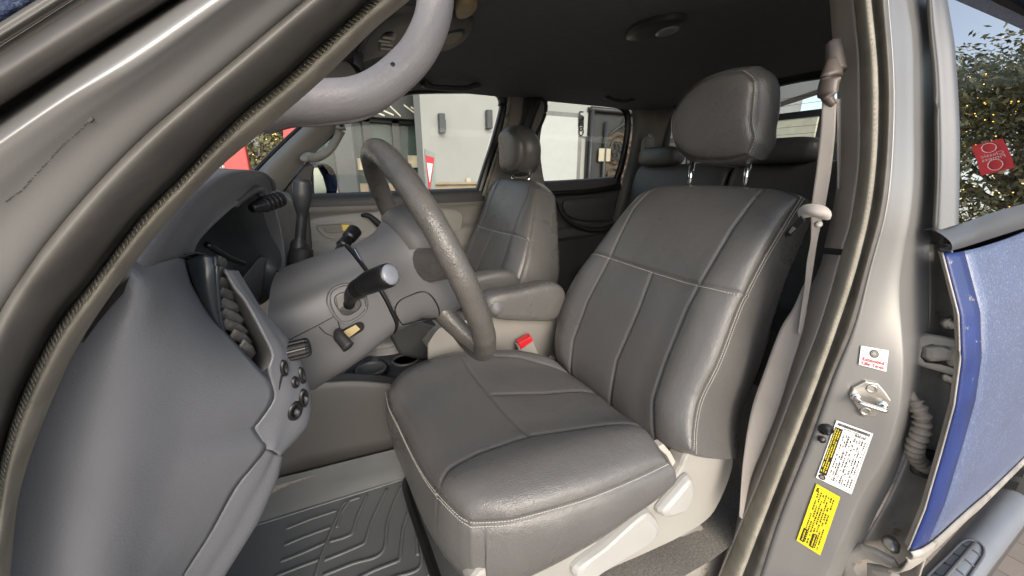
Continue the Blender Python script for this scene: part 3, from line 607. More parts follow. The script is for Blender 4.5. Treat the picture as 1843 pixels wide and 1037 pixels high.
mb = MB(); g0, g1, g2, g3 = U(541, 462, Y=-.20), U(535, 470, Y=-.2), U(542, 395, Y=-.20), U(545, 322, Y=-.20)
pts = np.vstack([crv([g1, g2], 16), crv([g2, g3], 24)[1:]]); t = np.linspace(0, 1, len(pts)); mb.tube(pts, np.interp(t, [0, .18, .2, .46, .5, .6, .75, .95, .985, 1], [.016, .015, .0085, .0085, .010, .0145, .0175, .0165, .014, .008]), 20)
mb.build('gear_lever', mat('black_gear_knob', (.03, .032, .036), .42, var=.2), col)
mb = MB(); mb.lathe(U(541, 475, Y=-.2), g3-g1, [(0, -.03), (.027, -.03), (.025, .0), (.021, .03), (.015, .035), (0, .035)], 16); mb.build('gear_lever_boot', BLKM, col)
mb = MB(); mb.prism([U(548, 395, Y=-.18), U(556, 375, Y=-.18), U(561, 430, Y=-.18), U(562, 462, Y=-.18), U(545, 468, Y=-.18)], (0, .05, 0)); mb.build('shifter_shroud', BLKM, col, bevel=.004)

# ================================================================== steering wheel
WC = np.array((-.425, -.376, .762)); WN = nrm((math.cos(.386), 0, math.sin(.386))); WX = np.array((0, 1., 0)); WY = np.cross(WN, WX)*1.0
WY = nrm(np.cross(WX, WN)); WY = WY if WY[2] > 0 else -WY
a = np.linspace(0, 2*math.pi, 180, endpoint=False); R = .2
ringp = np.array([WC+R*(math.sin(t)*WX*.98+math.cos(t)*WY) for t in a])
thk = .0190+.0003*np.sin(a*23)+.0002*np.sin(a*41+1)
mb = MB(); mb.tube(ringp, thk, 20, closed=True, ref=WN); 
wheel = mb.build('steering_wheel', WHEEL, TRUCK)
def wp(u, v, h): return WC+WX*u+WY*v+WN*h      # u to the right, v up, h towards the driver
mb = MB()
e0 = G_END; e0m = e0[::-1]*np.array((1, -1, 1))+np.array((0, 2*WC[1], 0))
ring0 = crv(np.vstack([e0, e0m]), 60, closed=True); c0_ = ring0.mean(0)
def rsh(uw, v0, v1, h, p=3.0):
    out = []
    for q in ring0:
        t = math.atan2((q-c0_)@WX, (q-c0_)@WY); su, cv_ = math.sin(t), math.cos(t)
        k = (abs(su)**p+abs(cv_)**p)**(-1/p); out.append(wp(uw*k*su, (v0+v1)/2+(v1-v0)/2*k*cv_, h))
    return np.array(out)
hubs = [c0_+(ring0-c0_)*.80+WN*.0, c0_+(ring0-c0_)*.95+WN*.005, c0_+(ring0-c0_)*.97+WN*.012, rsh(.085, -.085, .078, -.062), rsh(.098, -.100, .088, -.04), rsh(.102, -.104, .09, -.012), rsh(.098, -.1, .086, .008), rsh(.08, -.08, .07, .022), rsh(.02, -.02, .02, .03)]
mb.grid(np.array(hubs), cv=True, caps=True); HBV = mb.bvh(); hub = mb.build('wheel_hub', SHR, wheel)
mb = MB(); mb.tube(c0_+(ring0-c0_)*.985+WN*.004, .0028, 8, closed=True); mb.build('column_gap', BLK, hub)
mb = MB(); q = crv([U(633, 449, Y=-.40), U(645, 470, Y=-.418), U(655, 486, Y=-.432)], 12); mb.tube(q+WN*.004-np.array((0, .004, 0)), .0024, 8); mb.build('chrome_clip', CHROME, hub)
mb = MB(); mb.grid(np.array([rsh(.07, -.03, .082, -.04), rsh(.092, -.05, .098, -.034), rsh(.096, -.055, .103, -.018), rsh(.098, -.06, .103, .01), rsh(.09, -.06, .096, .026), rsh(.05, -.04, .06, .036)]), cv=True, caps=True); mb.build('airbag_pad', mat('airbag_pad_plastic', (.10, .096, .092), .5, bump='leather', bs=330, bstr=.25, bd=.0008), hub)
for sgn, (u0, v0), (u1, v1) in ((-1, (-.05, .012), (-.192, .035)), (1, (.05, .012), (.192, .035)), (-1, (-.055, -.075), (-.11, -.168)), (1, (.055, -.075), (.11, -.168))):
    mb = MB(); pts = crv([wp(u0, v0, -.03), wp((u0+u1)/2, (v0+v1)/2, -.018), wp(u1, v1, 0)], 16); mb.tube(pts, np.linspace(.034, .022, 16), 14, ref=WN, flat=.6); mb.build('spoke', WHEEL if True else SHR, wheel)
mb = MB(); q = [hit(HBV, x, y, .0004)[0] for x, y in crv([(712, 565), (716, 545), (735, 533), (765, 525), (785, 545), (790, 570), (770, 590), (735, 592)], 40, closed=True) if hit(HBV, x, y)[0] is not None]
mb.tube(q, .0012, 6, closed=True); mb.build('airbag_cover_seam', BLK, hub)

# ================================================================== front seats
def seg_dist(P, line):
    d = np.full(P.shape[:-1], 9.); L = np.array(line)
    for a_, b_ in zip(L[:-1], L[1:]):
        ab = b_-a_; t = np.clip(((P-a_)@ab)/(ab@ab+1e-12), 0, 1)[..., None]; d = np.minimum(d, np.linalg.norm(P-a_-ab*t, axis=-1))
    return d
def coons(L, R, T, B, n, m_):
    """L,R: top->bottom, T,B: left->right; returns [m rows][n cols]"""
    L, R, T, B = crv(L, m_), crv(R, m_), crv(T, n), crv(B, n)
    u = np.linspace(0, 1, n)[None, :, None]; v = np.linspace(0, 1, m_)[:, None, None]
    return (L[:, None]*(1-u)+R[:, None]*u+T[None]*(1-v)+B[None]*v
            - (T[0]*(1-u)*(1-v)+T[-1]*u*(1-v)+B[0]*(1-u)*v+B[-1]*u*v))
def padded(base, n, bulge, seams, stitches, edge, back, flare, groove=(.0036, .0034), puff=.0035, pw=.03, extra=None, perf=None, edgeseam=True, sidewrinkle=.0):
    """upholstered pad: front grid `base`, pushed out along n, rolled over its edge and taken back by `back`"""
    R_, C_ = base.shape[:2]; n = np.array(n, float)
    u = np.linspace(-1, 1, C_)[None, :]; v = np.linspace(-1, 1, R_)[:, None]
    h = bulge*np.sqrt(np.maximum(0, (1-np.abs(u)**edge)*(1-np.abs(v)**edge)))
    d = np.full((R_, C_), 9.)
    for s in seams: d = np.minimum(d, seg_dist(base, s))
    h = h - groove[0]*np.exp(-(d/groove[1])**2)+puff*(1-np.exp(-d/pw))*np.minimum(1, h/max(bulge, 1e-6)*1.5)
    if extra is not None: h = h+extra(base, u, v)
    P = base+n*h[..., None]
    mb = MB()
    mats_ = np.zeros((R_, C_), int)
    if perf is not None: mats_ = perf(base, u, v)
    F = {0: [], 1: []}
    for i in range(R_-1):
        for j in range(C_-1):
            F[int(mats_[i, j])].append((i*C_+j, i*C_+j+1, (i+1)*C_+j+1, (i+1)*C_+j))
    V = P.reshape(-1, 3); o = len(mb.v); mb.v += [tuple(p) for p in V]
    for k in F:
        for f in F[k]: mb.f.append(f); mb.m.append(k); mb.sm.append(True)
    # boundary loop
    idx = [(0, j) for j in range(C_)]+[(i, C_-1) for i in range(1, R_)]+[(R_-1, j) for j in range(C_-2, -1, -1)]+[(i, 0) for i in range(R_-2, 0, -1)]
    loop = np.array([P[i, j] for i, j in idx]); c = loop.mean(0)
    out = loop-c; out = out-np.outer(out@n, n); out /= np.linalg.norm(out, axis=1, keepdims=True)+1e-9
    back = back if callable(back) else (lambda p, b=np.array(back): np.broadcast_to(b, p.shape))
    bv = back(loop)
    rings = [loop]; K = 14; flare_ = flare if callable(flare) else (lambda p: np.full((len(p), 1), flare))
    if edgeseam: rings.append(loop-out*.0012-n*.002)
    wv = np.cumsum(np.linalg.norm(np.diff(np.vstack([loop, loop[:1]]), axis=0), axis=1))
    for k in range(1, K+1):
        t = k/K; f = flare_(loop)*math.sin(math.pi*min(1, t*1.0))**.7 if k < K else np.full((len(loop), 1), -.010)
        wr = sidewrinkle*np.sin(wv*38+3*np.sin(wv*9))*math.sin(math.pi*t)
        rings.append(loop+bv*t+out*f+out*np.array(wr)[:, None] if sidewrinkle else loop+bv*t+out*f)
    last = rings[-1]; cb = last.mean(0); rings += [cb+(last-cb)*.7, cb+(last-cb)*.01]
    sg = MB(); sg.grid(np.array(rings), cv=True); mb.add(sg.v, sg.f, 0)
    # stitches: small dashes proud of the skin
    flat = P.reshape(-1, 3); fb = base.reshape(-1, 3); nn = gridn(P).reshape(-1, 3); nn[(nn@n) < 0] *= -1
    for s, off in stitches:
        L = crv(s, max(8, int(np.linalg.norm(np.diff(np.array(s), axis=0), axis=1).sum()/.0048)))
        T = np.gradient(L, axis=0); T /= np.linalg.norm(T, axis=1, keepdims=True); sd_ = np.cross(n, T)
        for k in range(0, len(L)-1):
            q = L[k]+sd_[k]*off; i = int(np.argmin(((fb-q)**2).sum(1))); p = flat[i]+(q-fb[i]-n*((q-fb[i])@n))+nn[i]*.0007
            t = T[k]-nn[i]*(T[k]@nn[i]); t /= np.linalg.norm(t)+1e-9
            mb.box(p, (.0034, .0012, .0009), [t, np.cross(nn[i], t), nn[i]], 2)
    return mb, P
SN = np.array((math.cos(.44), 0, -math.sin(.44))); SNF = -SN             # seat-back plane: rearward / forward normal
SP = np.array((.02, 0, .36))
def B(x, y): return U(x, y, pl=(SP, SN))
def Bl(l): return [B(*p) for p in l]
# --- backrest
Lb = [(1150, 352), (1118, 392), (1080, 442), (1040, 496), (1014, 548), (1002, 600), (1003, 640), (1018, 668)]
Rb = [(1436, 356), (1410, 397), (1368, 468), (1334, 535), (1322, 562), (1288, 652), (1257, 716), (1246, 767), (1244, 812)]
Tb = [(1150, 352), (1172, 342), (1205, 335), (1290, 335), (1380, 340), (1420, 348), (1436, 356)]
Bb_ = [(1018, 668), (1050, 695), (1100, 735), (1150, 778), (1205, 806), (1244, 812)]
base = coons(Bl(Lb), Bl(Rb), Bl(Tb), Bl(Bb_), 150, 170)
sA = Bl([(1182, 336), (1148, 380), (1108, 468), (1068, 544), (1042, 615), (1034, 684)]); sB = Bl([(1380, 338), (1326, 419), (1272, 517), (1250, 560), (1212, 652), (1189, 721), (1183, 790)])
sH = Bl([(1064, 457), (1072, 458), (1108, 468), (1184, 493), (1272, 519), (1336, 530)]); sM = Bl([(1184, 495), (1160, 560), (1120, 652), (1102, 740)])
sH2 = Bl([(1272, 525), (1334, 538)])
pA = np.array(sA)
def bolster(b, u, v): return .010*np.exp(-((np.abs(u)-.74)/.16)**2)*np.clip((v+.75)/.7, 0, 1)*np.clip((1.0-v)/.25, 0, 1)
def perfB(b, u, v):
    yy = b[..., 1]; z = b[..., 2]
    ya_ = np.interp(z, pA[::-1, 2], pA[::-1, 1]); pB = np.array(sB); yb_ = np.interp(z, pB[::-1, 2], pB[::-1, 1]); pH = np.array(sH); zh = np.interp(yy, pH[::-1, 1], pH[::-1, 2])
    return ((yy < ya_) & (yy > yb_) & (z < zh)).astype(int)
def backdir(p):
    z = (p[:, 2]-.36)/.5; k = np.interp(z, [0, .5, 1.05], [.205, .178, .082])
    return SN[None]*k[:, None]
seam_r = Bl(Rb)
bk_mb, BP = padded(base, SNF, .022, [sA, sB, sH, sM], [(seam_r, .006), (sH, -.004), (sH2, .003)], 6, backdir, .010, extra=bolster, perf=perfB)
# second stitch row sits on the side panel
L = crv(BP[:, -1], 130); T = np.gradient(L, axis=0)
for k in range(len(L)):
    t = nrm(T[k]); bk_mb.box(L[k]+SN*.010+np.array((0, -.0058, 0)), (.0034, .0009, .0012), [t, np.cross(SN, t), SN], 2)
# --- cushion
CN = nrm((-.07, 0, 1)); CP = np.array((-.45, -.6, .375))
def Cc(x, y): return U(x, y, pl=(CP, CN))
def Cl(l): return [Cc(*p) for p in l]
front = [(699, 707), (705, 735), (720, 762), (752, 826), (793, 891), (826, 923), (849, 936)]
side = [(849, 936), (900, 934), (936, 928), (1051, 896), (1143, 859), (1200, 832)]
inb = [(699, 707), (716, 684), (742, 666), (790, 650), (850, 642), (910, 642), (975, 655)]
rear = [(975, 655), (1010, 672), (1060, 704), (1110, 745), (1160, 790), (1200, 832)]
# inboard edge sits lower than the crown, so read its silhouette a little inside
basec = coons(Cl(inb[::1]), Cl(side), Cl(front), Cl(rear), 150, 150)     # rows run front -> rear, columns inboard -> outboard
zc = lambda l: Cl(l)
c_in = zc([(716, 690), (766, 667), (830, 664), (936, 667), (1023, 684)]); c_tr = zc([(830, 664), (855, 695), (883, 730), (920, 775), (954, 811)])
c_ce = zc([(883, 730), (982, 728), (1068, 720)]); c_ou = zc([(1160, 789), (1074, 797), (954, 811), (867, 841), (812, 868), (793, 889)])
def crown(b, u, v):
    return .016*np.exp(-((np.abs(u)-.72)/.2)**2)*(.6+.4*np.clip(v+1, 0, 1))
def perfC(b, u, v):
    pi_, po = np.array(c_in), np.array(c_ou); o = np.argsort(po[:, 0]); q = np.argsort(pi_[:, 0])
    return ((b[..., 1] < np.interp(b[..., 0], pi_[q, 0], pi_[q, 1])-.002) & (b[..., 1] > np.interp(b[..., 0], po[o, 0], po[o, 1])+.002)).astype(int)
fr3, sd3 = np.array(Cl(front)), np.array(Cl(side))
def skirt(p):
    # the cover hangs down all round; along the outer side it is cut away towards the rear
    out = np.zeros_like(p); x = p[:, 0]; y = p[:, 1]
    dn = np.interp(x, [-.47, -.40, -.25, -.10, 0.], [.17, .155, .115, .075, .03]); dn = np.where(y > -.45, .165, dn)
    out[:, 2] = -dn; out[:, 0] = np.where(x < -.42, .012, 0)
    return out
cu_mb, CPz = padded(basec, CN, .030, [c_in, c_tr, c_ce, c_ou], [(Cl(side), -.006), (Cl(front), -.006)], 7, skirt, .020, extra=crown, perf=perfC, sidewrinkle=.0012)
for edge_ in (CPz[:, -1], CPz[0]):
    L = crv(edge_, int(np.linalg.norm(np.diff(edge_, axis=0), axis=1).sum()/.0048)); T = np.gradient(L, axis=0); c = CPz.reshape(-1, 3).mean(0)
    for k in range(len(L)):
        t = nrm(T[k]); o_ = nrm((L[k]-c)*np.array((1, 1, 0))); o_ = nrm(o_-t*(o_@t)); cu_mb.box(L[k]+np.array((0, 0, -.0095))+o_*.0056, (.0034, .0012, .0012), [t, np.cross(o_, t), o_], 2)
# --- base trim
def SY(l, y): return [U(a_, b_, Y=y) for a_, b_ in l]
tr = SY([(862, 1030), (985, 985), (1120, 925), (1175, 890), (1222, 850), (1238, 815), (1262, 812), (1294, 806), (1314, 808), (1322, 826), (1315, 861), (1294, 910), (1272, 939), (1227, 968), (1160, 1000), (1093, 1030), (1040, 1062), (870, 1075)], -.632)
tb = MB(); tb.prism(crv(tr, 90, closed=True), (0, .045, 0), bev=0, smooth=False)
tb.prism([(-.40, -.585, .12), (.13, -.585, .12), (.16, -.585, .30), (-.40, -.585, .30)], (0, .41, 0))
seat = tb.build('front_seat', TAN, TRUCK, bevel=.008, label='grey leather driver seat with a raised headrest')
cu_mb.build('cushion', [LEA, PERF, STI], seat)
bk_mb.build('backrest', [LEA, PERF, STI], seat)
def lever(l, y, th, name):
    q = crv(SY(l, y), 60, closed=True); b = MB(); b.prism(q, (0, -th, 0), bev=th*.6, smooth=False); return b.build(name, TANL, seat, bevel=.003)
TANL = mat('grey_seat_lever', (.36, .355, .335), .38, var=.05, vs=12, bump='noise', bs=500, bstr=.1, bd=.0008)
lever([(1150, 912), (1163, 914), (1177, 932), (1177, 948), (1160, 966), (1107, 998), (1053, 1031), (1035, 1034), (1025, 1024), (1034, 1006), (1080, 972), (1120, 936)], -.632, .020, 'height_lever')
lever([(1229, 850), (1238, 861), (1237, 878), (1222, 908), (1207, 917), (1186, 921), (1177, 915), (1180, 905), (1203, 878)], -.632, .024, 'recline_lever')
b = MB(); b.prism(SY([(1226, 968), (1240, 962), (1258, 955), (1265, 972), (1272, 995), (1290, 985), (1262, 945), (1240, 950)], -.62), (0, .03, 0)); b.build('seat_track_cover', TAND, seat, bevel=.002)
b = MB(); b.tube(crv([(-.44, -.60, .11), (-.47, -.58, .11), (-.475, -.4, .11), (-.475, -.2, .11), (-.45, -.16, .11)], 30), .011, 8); b.build('adjuster_bar', BLK, seat)
b = MB(); b.prism(SY([(1183, 806), (1200, 820), (1214, 846), (1220, 838), (1208, 815), (1195, 800)], -.615), (0, .02, 0)); b.build('cover_hook', PIL, seat, bevel=.002)
# --- headrest on two chrome posts
HN = nrm((-1, 0, -.06)); HP = np.array((.235, 0, 1.0))
def Hh(l): return [U(x, y, pl=(HP, HN)) for x, y in l]
hL = [(1246, 160), (1226, 182), (1215, 207), (1213, 235), (1219, 260), (1236, 279)]; hR = [(1336, 132), (1354, 150), (1352, 190), (1350, 220), (1354, 250), (1344, 276)]
hT = [(1246, 160), (1268, 146), (1302, 135), (1336, 132)]; hB = [(1236, 279), (1264, 285), (1306, 285), (1344, 276)]
hb_ = coons(Hh(hL), Hh(hR), Hh(hT), Hh(hB), 70, 60)
hd_mb, HPz = padded(hb_, HN, .017, [], [(Hh(hR), .005)], 3.2, np.array((.072, -.004, -.004)), lambda p: (.015+.017*np.exp(-((p[:, 2]-1.04)/.06)**2))[:, None], puff=0, sidewrinkle=.0008)
L = crv(HPz[:, -1], 34); T = np.gradient(L, axis=0)
for k in range(len(L)): t = nrm(T[k]); hd_mb.box(L[k]+np.array((.010, -.0095, 0)), (.0036, .0012, .0012), [t, np.array((1, 0, 0)), np.cross(t, (1, 0, 0))], 2)
hd = hd_mb.build('headrest', [LEA, PERF, STI], seat)
posts = []
for x, y, x2, y2 in ((1247, 285, 1240, 342), (1349, 282, 1340, 342)):
    b = MB(); a_, e = U(x, y, X=.285), U(x2, y2, X=.272); b.tube([a_, e], .0065, 12); posts.append(b.build('headrest_post', CHROME, seat))
# --- armrest folded down on the inboard side
def pillow(l, y0, y1, bulge, nn_=44):
    q = crv([U(a_, b_, Y=y0) for a_, b_ in l], nn_, closed=True); c = q.mean(0); w_ = np.array((0, y1-y0, 0)); k = bulge
    rings = [c+(q-c)*s+w_*t for s, t in ((.02, .0), (.6, -.0), (.86, .02), (.96, .10), (1, .25), (1, .75), (.96, .9), (.86, .98), (.6, 1), (.02, 1.))]
    b = MB(); b.grid(np.array(rings), cv=True); return b
b = pillow([(876, 552), (878, 540), (895, 530), (940, 522), (985, 512), (1010, 514), (1022, 530), (1020, 556), (1000, 578), (960, 580), (900, 577), (882, 566)], -.115, -.045, .01)
arm = b.build('armrest', LEA, seat)
b = MB(); b.lathe(U(893, 552, Y=-.10), (0, -1, 0), [(0, -.03), (.024, -.03), (.024, .012), (.018, .016), (0, .017)], 20); b.build('armrest_tip', SHR, arm)
# --- passenger seat: the same seat, mirrored across the cab
def dup(o, par, M):
    c = o.copy(); SC.collection.objects.link(c); pi_ = o.matrix_parent_inverse.copy(); c.parent = par; c.matrix_parent_inverse = pi_
    for k in list(o.children): dup(k, c, None)
    if M is not None: c.matrix_basis = M
    return c
pm = MB(); sm_off = Vector((-.065, .03, .005))
pseat = dup(seat, TRUCK, None)
inv = TRUCK.location
pseat.matrix_basis = Matrix.Translation(sm_off) @ Matrix.Diagonal((1, -1, 1, 1))
pseat['label'] = 'grey leather passenger seat with a lowered headrest'
for c in list(pseat.children):
    if c.name.startswith('headrest.'): c.scale = (1.3, 1.0, 1.0); c.location = (.012-.30*.255, 0, -.034)
    if c.name.startswith('headrest_post'): c.location = (.012, 0, -.035)

# ================================================================== driver seat belt
def strap(mb, pts, wvec, th=.0014, n=40, m_=0):
    """woven strap: centre points with a half-width vector each"""
    C_ = crv([np.concatenate([p, w_]) for p, w_ in zip(pts, wvec)], n); c, w_ = C_[:, :3], C_[:, 3:]
    mb.grid(np.stack([c-w_, c-w_*.5, c, c+w_*.5, c+w_], 0), m_)
def edge_strap(mb, le, ri, n=50, th=0, m_=0):
    a_, b_ = crv(le, n), crv(ri, n); mb.grid(np.stack([a_+(b_-a_)*t for t in np.linspace(0, 1, 7)]), m_)
b = MB()
edge_strap(b, [U(1480, 178, X=.158), U(1477, 230, X=.16), U(1470, 300, X=.166), U(1463, 350, X=.172), U(1459, 378, X=.176)], [U(1506, 178, X=.168), U(1503, 240, X=.17), U(1497, 300, X=.178), U(1489, 350, X=.184), U(1484, 378, X=.188)])
edge_strap(b, [U(1459, 378, X=.176), U(1459, 430, X=.18), U(1452, 470, X=.185), U(1447, 520, X=.19), U(1440, 570, X=.19), U(1436, 600, X=.19)], [U(1484, 378, X=.188), U(1472, 430, X=.186), U(1464, 480, X=.19), U(1456, 530, X=.193), U(1449, 570, X=.194), U(1441, 605, X=.194)])
edge_strap(b, [U(1449, 506, X=.195), U(1427, 555, X=.195), U(1404, 593, X=.19), U(1374, 673, X=.18), U(1352, 740, X=.17), U(1338, 830, X=.16), U(1331, 930, X=.15)], [U(1452, 560, X=.20), U(1443, 600, X=.20), U(1422, 668, X=.20), U(1400, 738, X=.195), U(1372, 810, X=.19), U(1352, 860, X=.18), U(1336, 935, X=.16)])
edge_strap(b, [U(1507, 178, X=.175), U(1508, 250, X=.19), U(1509, 340, X=.2)], [U(1513, 178, X=.185), U(1514, 250, X=.2), U(1513, 340, X=.21)], 20)
belt = b.build('seat_belt', WEB, TRUCK, solid=.0016, label='taupe driver seat belt hanging from the door pillar')
b = MB(); b.tube(crv([U(1500, 78, X=.19), U(1503, 100, X=.185), U(1504, 130, X=.18)], 14), np.linspace(.011, .0145, 14), 14); b.build('belt_adjuster', mat('brown_grey_belt_cover', (.115, .1, .09), .45), belt)
b = MB(); b.tube(crv([U(1500, 108, X=.176), U(1497, 135, X=.168), U(1491, 155, X=.165), U(1490, 178, X=.165), U(1500, 190, X=.17)], 20), np.interp(np.linspace(0, 1, 20), [0, .3, .7, 1], [.010, .0145, .0145, .008]), 14, flat=.7); b.build('belt_guide', mat('brown_belt_guide', (.10, .082, .07), .4), belt)
b = MB(); b.prism([U(x, y, X=.14) for x, y in crv([(1436, 378), (1450, 368), (1475, 368), (1492, 376), (1496, 388), (1488, 396), (1462, 390), (1440, 393), (1436, 386)], 36, closed=True)], (.012, .004, -.002), bev=.003, smooth=True); tongue = b.build('buckle_tongue', PIL, belt)
b = MB(); b.prism([U(x, y, X=.122) for x, y in ((1441, 388), (1449, 398), (1424, 426), (1413, 427), (1411, 420))], (.006, .002, 0)); b.build('tongue_tip', BLK, tongue, bevel=.001)
b = MB(); b.prism([U(x, y, X=.1205) for x, y in ((1427, 407), (1434, 411), (1424, 421), (1419, 418))], (-.001, 0, 0)); b.build('latch_slot', CHROME, tongue)
b = MB(); b.lathe(U(1473, 404, X=.165), (-.8, -.6, .1), [(0, -.004), (.0055, -.004), (.0056, .003), (.004, .006), (0, .006)], 16); b.build('belt_button', TANL, belt)

# ================================================================== console, tunnel, floor
b = MB()
tp_ = SY([(496, 704), (560, 703), (640, 698), (706, 702), (740, 705)], -.125); bt_ = SY([(480, 880), (560, 845), (640, 826), (722, 805), (760, 795)], -.128)
b.grid(loft([[p+np.array((0, .06, .012)) for p in tp_], [p+np.array((0, .02, .01)) for p in tp_], tp_, bt_], 24, 5))
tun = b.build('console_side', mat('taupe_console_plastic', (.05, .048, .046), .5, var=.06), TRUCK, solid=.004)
b = MB()   # tray and cup holders between the seats
zt = .365
tray = [U(x, y, Z=zt) for x, y in crv([(556, 702), (600, 690), (640, 655), (690, 628), (740, 606), (790, 600), (800, 640), (768, 668), (740, 690), (705, 702), (640, 698)], 60, closed=True)]
inn = [U(x, y, Z=zt) for x, y in crv([(588, 692), (640, 662), (668, 645), (690, 645), (702, 660), (690, 680), (650, 694)], 60, closed=True)]
b.grid(np.array([tray, inn, [p+np.array((0, 0, -.02)) for p in inn], [np.mean(inn, 0)+(p-np.mean(inn, 0))*.8+np.array((0, 0, -.06)) for p in inn], [np.mean(inn, 0)+np.array((0, 0, -.06))]*60]), cv=True)
cons = b.build('cup_holder_tray', mat('blue_black_tray', (.028, .031, .036), .42, var=.1), TRUCK, solid=.003)
for x, y, r in ((668, 664, .036), (730, 648, .034)):
    b = MB(); c = U(x, y, Z=zt+.002); b.lathe(c, (0, 0, 1), [(r*.9, -.05), (r, 0), (r+.003, .006), (r+.007, .004), (r+.008, -.002)], 30); o = b.build('cup_holder', CHAR, cons)
b = MB(); b.prism([U(x, y, Y=.0) for x, y in ((700, 600), (745, 575), (800, 590), (840, 640), (760, 650), (720, 640))], (0, .12, 0)); b.build('console_front', BLKM, cons, bevel=.008)
b = MB()
q0 = SY([(770, 630), (800, 600), (880, 586), (960, 586), (1015, 588)], -.065); q1 = SY([(770, 760), (800, 760), (880, 760), (960, 760), (1020, 760)], -.065)
b.grid(loft([[p+np.array((0, .16, .0)) for p in q0], [p+np.array((0, .02, .004)) for p in q0], q0, q1], 30, 5)); b.build('centre_console', TAND, TRUCK, solid=.004)
b = MB(); b.prism(SY([(932, 622), (957, 608), (973, 645), (968, 665), (950, 660), (940, 650)], -.105), (0, .022, 0)); bk1 = b.build('belt_buckle', TAN, TRUCK, bevel=.003)
bx = SY([(933, 619), (956, 606), (960, 614), (937, 630)], -.108); b = MB(); b.prism(bx, (.004, .024, .003)); b.build('release_button', REDP, bk1, bevel=.002)
b = MB(); edge_strap(b, SY([(990, 640), (985, 655), (992, 668)], -.12), SY([(1000, 642), (1003, 656), (1008, 668)], -.12), 10); b.build('buckle_strap', WEB, bk1, solid=.001)
# cab floor with carpet
b = MB(); xs = np.linspace(-1.15, 1.35, 60); ys = np.linspace(-.68, .76, 40)
b.grid(np.array([[(x, y, .052+.004*math.sin(x*31+y*17)+(.02 if abs(y) < .1 else 0)+ (.12*max(0, -x-.95)/.2)) for x in xs] for y in ys])); b.build('carpet', CARP, TRUCK)
b = MB(); b.grid(loft([SY([(470, 884), (520, 862), (570, 846), (612, 834)], -.131), SY([(470, 898), (520, 874), (570, 855), (612, 838)], -.133)], 20, 4)); b.build('tunnel_carpet', CARP, TRUCK, solid=.006)
b = MB(); b.box((.1, .03, -.07), (2.5, 1.33, .2)); b.box((-1.2, 0, .3), (.06, 1.5, 1.0)); b.build('floor_pan', SILD, TRUCK)
b = MB(); b.box((-.985, -.675, .31), (.34, .03, .52)); b.build('kick_panel', DASH, TRUCK, bevel=.01)
# rubber floor mat: a separate thing lying in the footwell
b = MB(); Zm = .068
fold = [U(x, y, Z=Zm) for x, y in [(330, 985), (430, 954), (520, 925), (591, 903), (660, 882), (730, 861), (775, 847)]]
lipm = SY([(400, 890), (492, 863), (570, 844), (640, 826), (721, 806), (770, 794)], -.139)
near = [np.array((x, -.66, Zm)) for x in np.linspace(-1.02, -.30, 7)]; midm = [f*.5+n_*.5 for f, n_ in zip(crv(fold, 7), near)]
fr = crv(fold, 7)
G = np.array([crv(lipm, 60), crv(lipm, 60)*.3+crv(fold, 60)*.7+np.array((0, .004, .002)), crv(fold, 60)]); b.grid(loft([G[0], G[0]*.5+G[1]*.5, G[1], G[2]], 60, 4)); b.grid(loft([crv(fold, 60), crv(midm, 60), crv(near, 60)], 60, 14))
def rib(l, r=.0045): 
    q = (poly if len(l) < 6 else crv)([U(x, y, Z=Zm+.001) for x, y in l], 40); b.tube(q, r, 6, flat=.55)
def zc7(l): return [(380+x/2.373, 600+y/2.373) for x, y in l]
for l in ([(320, 835), (420, 795), (535, 757)], [(312, 905), (400, 868), (510, 828)], [(297, 975), (390, 938), (487, 895)], [(270, 1040), (370, 1000), (465, 965)],
          [(440, 1050), (470, 950), (510, 850), (560, 735), (580, 718)], [(535, 830), (555, 770), (590, 715), (635, 700)], [(505, 890), (560, 875), (600, 858), (625, 780), (665, 690)], [(483, 970), (570, 935), (655, 898), (690, 790), (750, 665)],
          [(475, 1035), (600, 985), (730, 935), (755, 800), (800, 680), (838, 615)], [(620, 1050), (700, 1010), (805, 970), (820, 830), (860, 700)], [(740, 1060), (790, 1040), (890, 1000), (895, 900), (885, 860), (878, 870), (882, 950)], [(930, 1040), (910, 900), (870, 770)],
          [(120, 840), (300, 785), (500, 722), (700, 660), (840, 615)]):
    rib(zc7(l))
tag(b.build('floor_mat', MATR), 'ribbed dark rubber floor mat lying in the driver footwell', 'floor mat')

# ================================================================== passenger side: pillar, doors, windows
YP = .74
SEALB = [(509, 345), (530, 316), (553, 287), (578, 264), (603, 243), (630, 214), (660, 197), (690, 184), (731, 172), (760, 168), (830, 167), (875, 168), (893, 170), (901, 178), (901, 190)]
def pr(l, Y): return [U(x, y, Y=Y) for x, y in l]
wind = [(380, 425), (430, 350), (480, 291), (550, 224), (600, 178), (650, 140), (700, 108)]
low = [(455, 420), (490, 368), (513, 340), (553, 288), (590, 252), (630, 214), (690, 184)]
b = MB(); m1 = mix(wind, low, .3); m2 = mix(wind, low, .7)
b.grid(loft([pr(wind, .70), pr(mix(wind, low, .06), .685), pr(m1, .672), pr(m2, .69), pr(mix(wind, low, .97), .725), pr(low, .74)], 40, 6))
ap = b.build('pillar_trim', TAN, TRUCK, solid=.004, label='beige pillar trim with a grab handle beside the windshield')
b = MB(); b.tube(crv(pr([(x-3, y-2) for x, y in wind], .71), 40), .008, 8); b.build('windshield_seal', BLK, ap)
b = MB(); hp = crv(pr([(546, 288), (553, 284), (575, 282), (595, 268), (609, 245), (613, 232), (611, 222)], .66), 40)
b.tube(hp, np.interp(np.linspace(0, 1, 40), [0, .1, .2, .5, .8, .9, 1], [.014, .02, .017, .0145, .0155, .02, .014]), 14); gh = b.build('grab_handle', TAN, TRUCK, label='beige grab handle on the far windshield pillar')
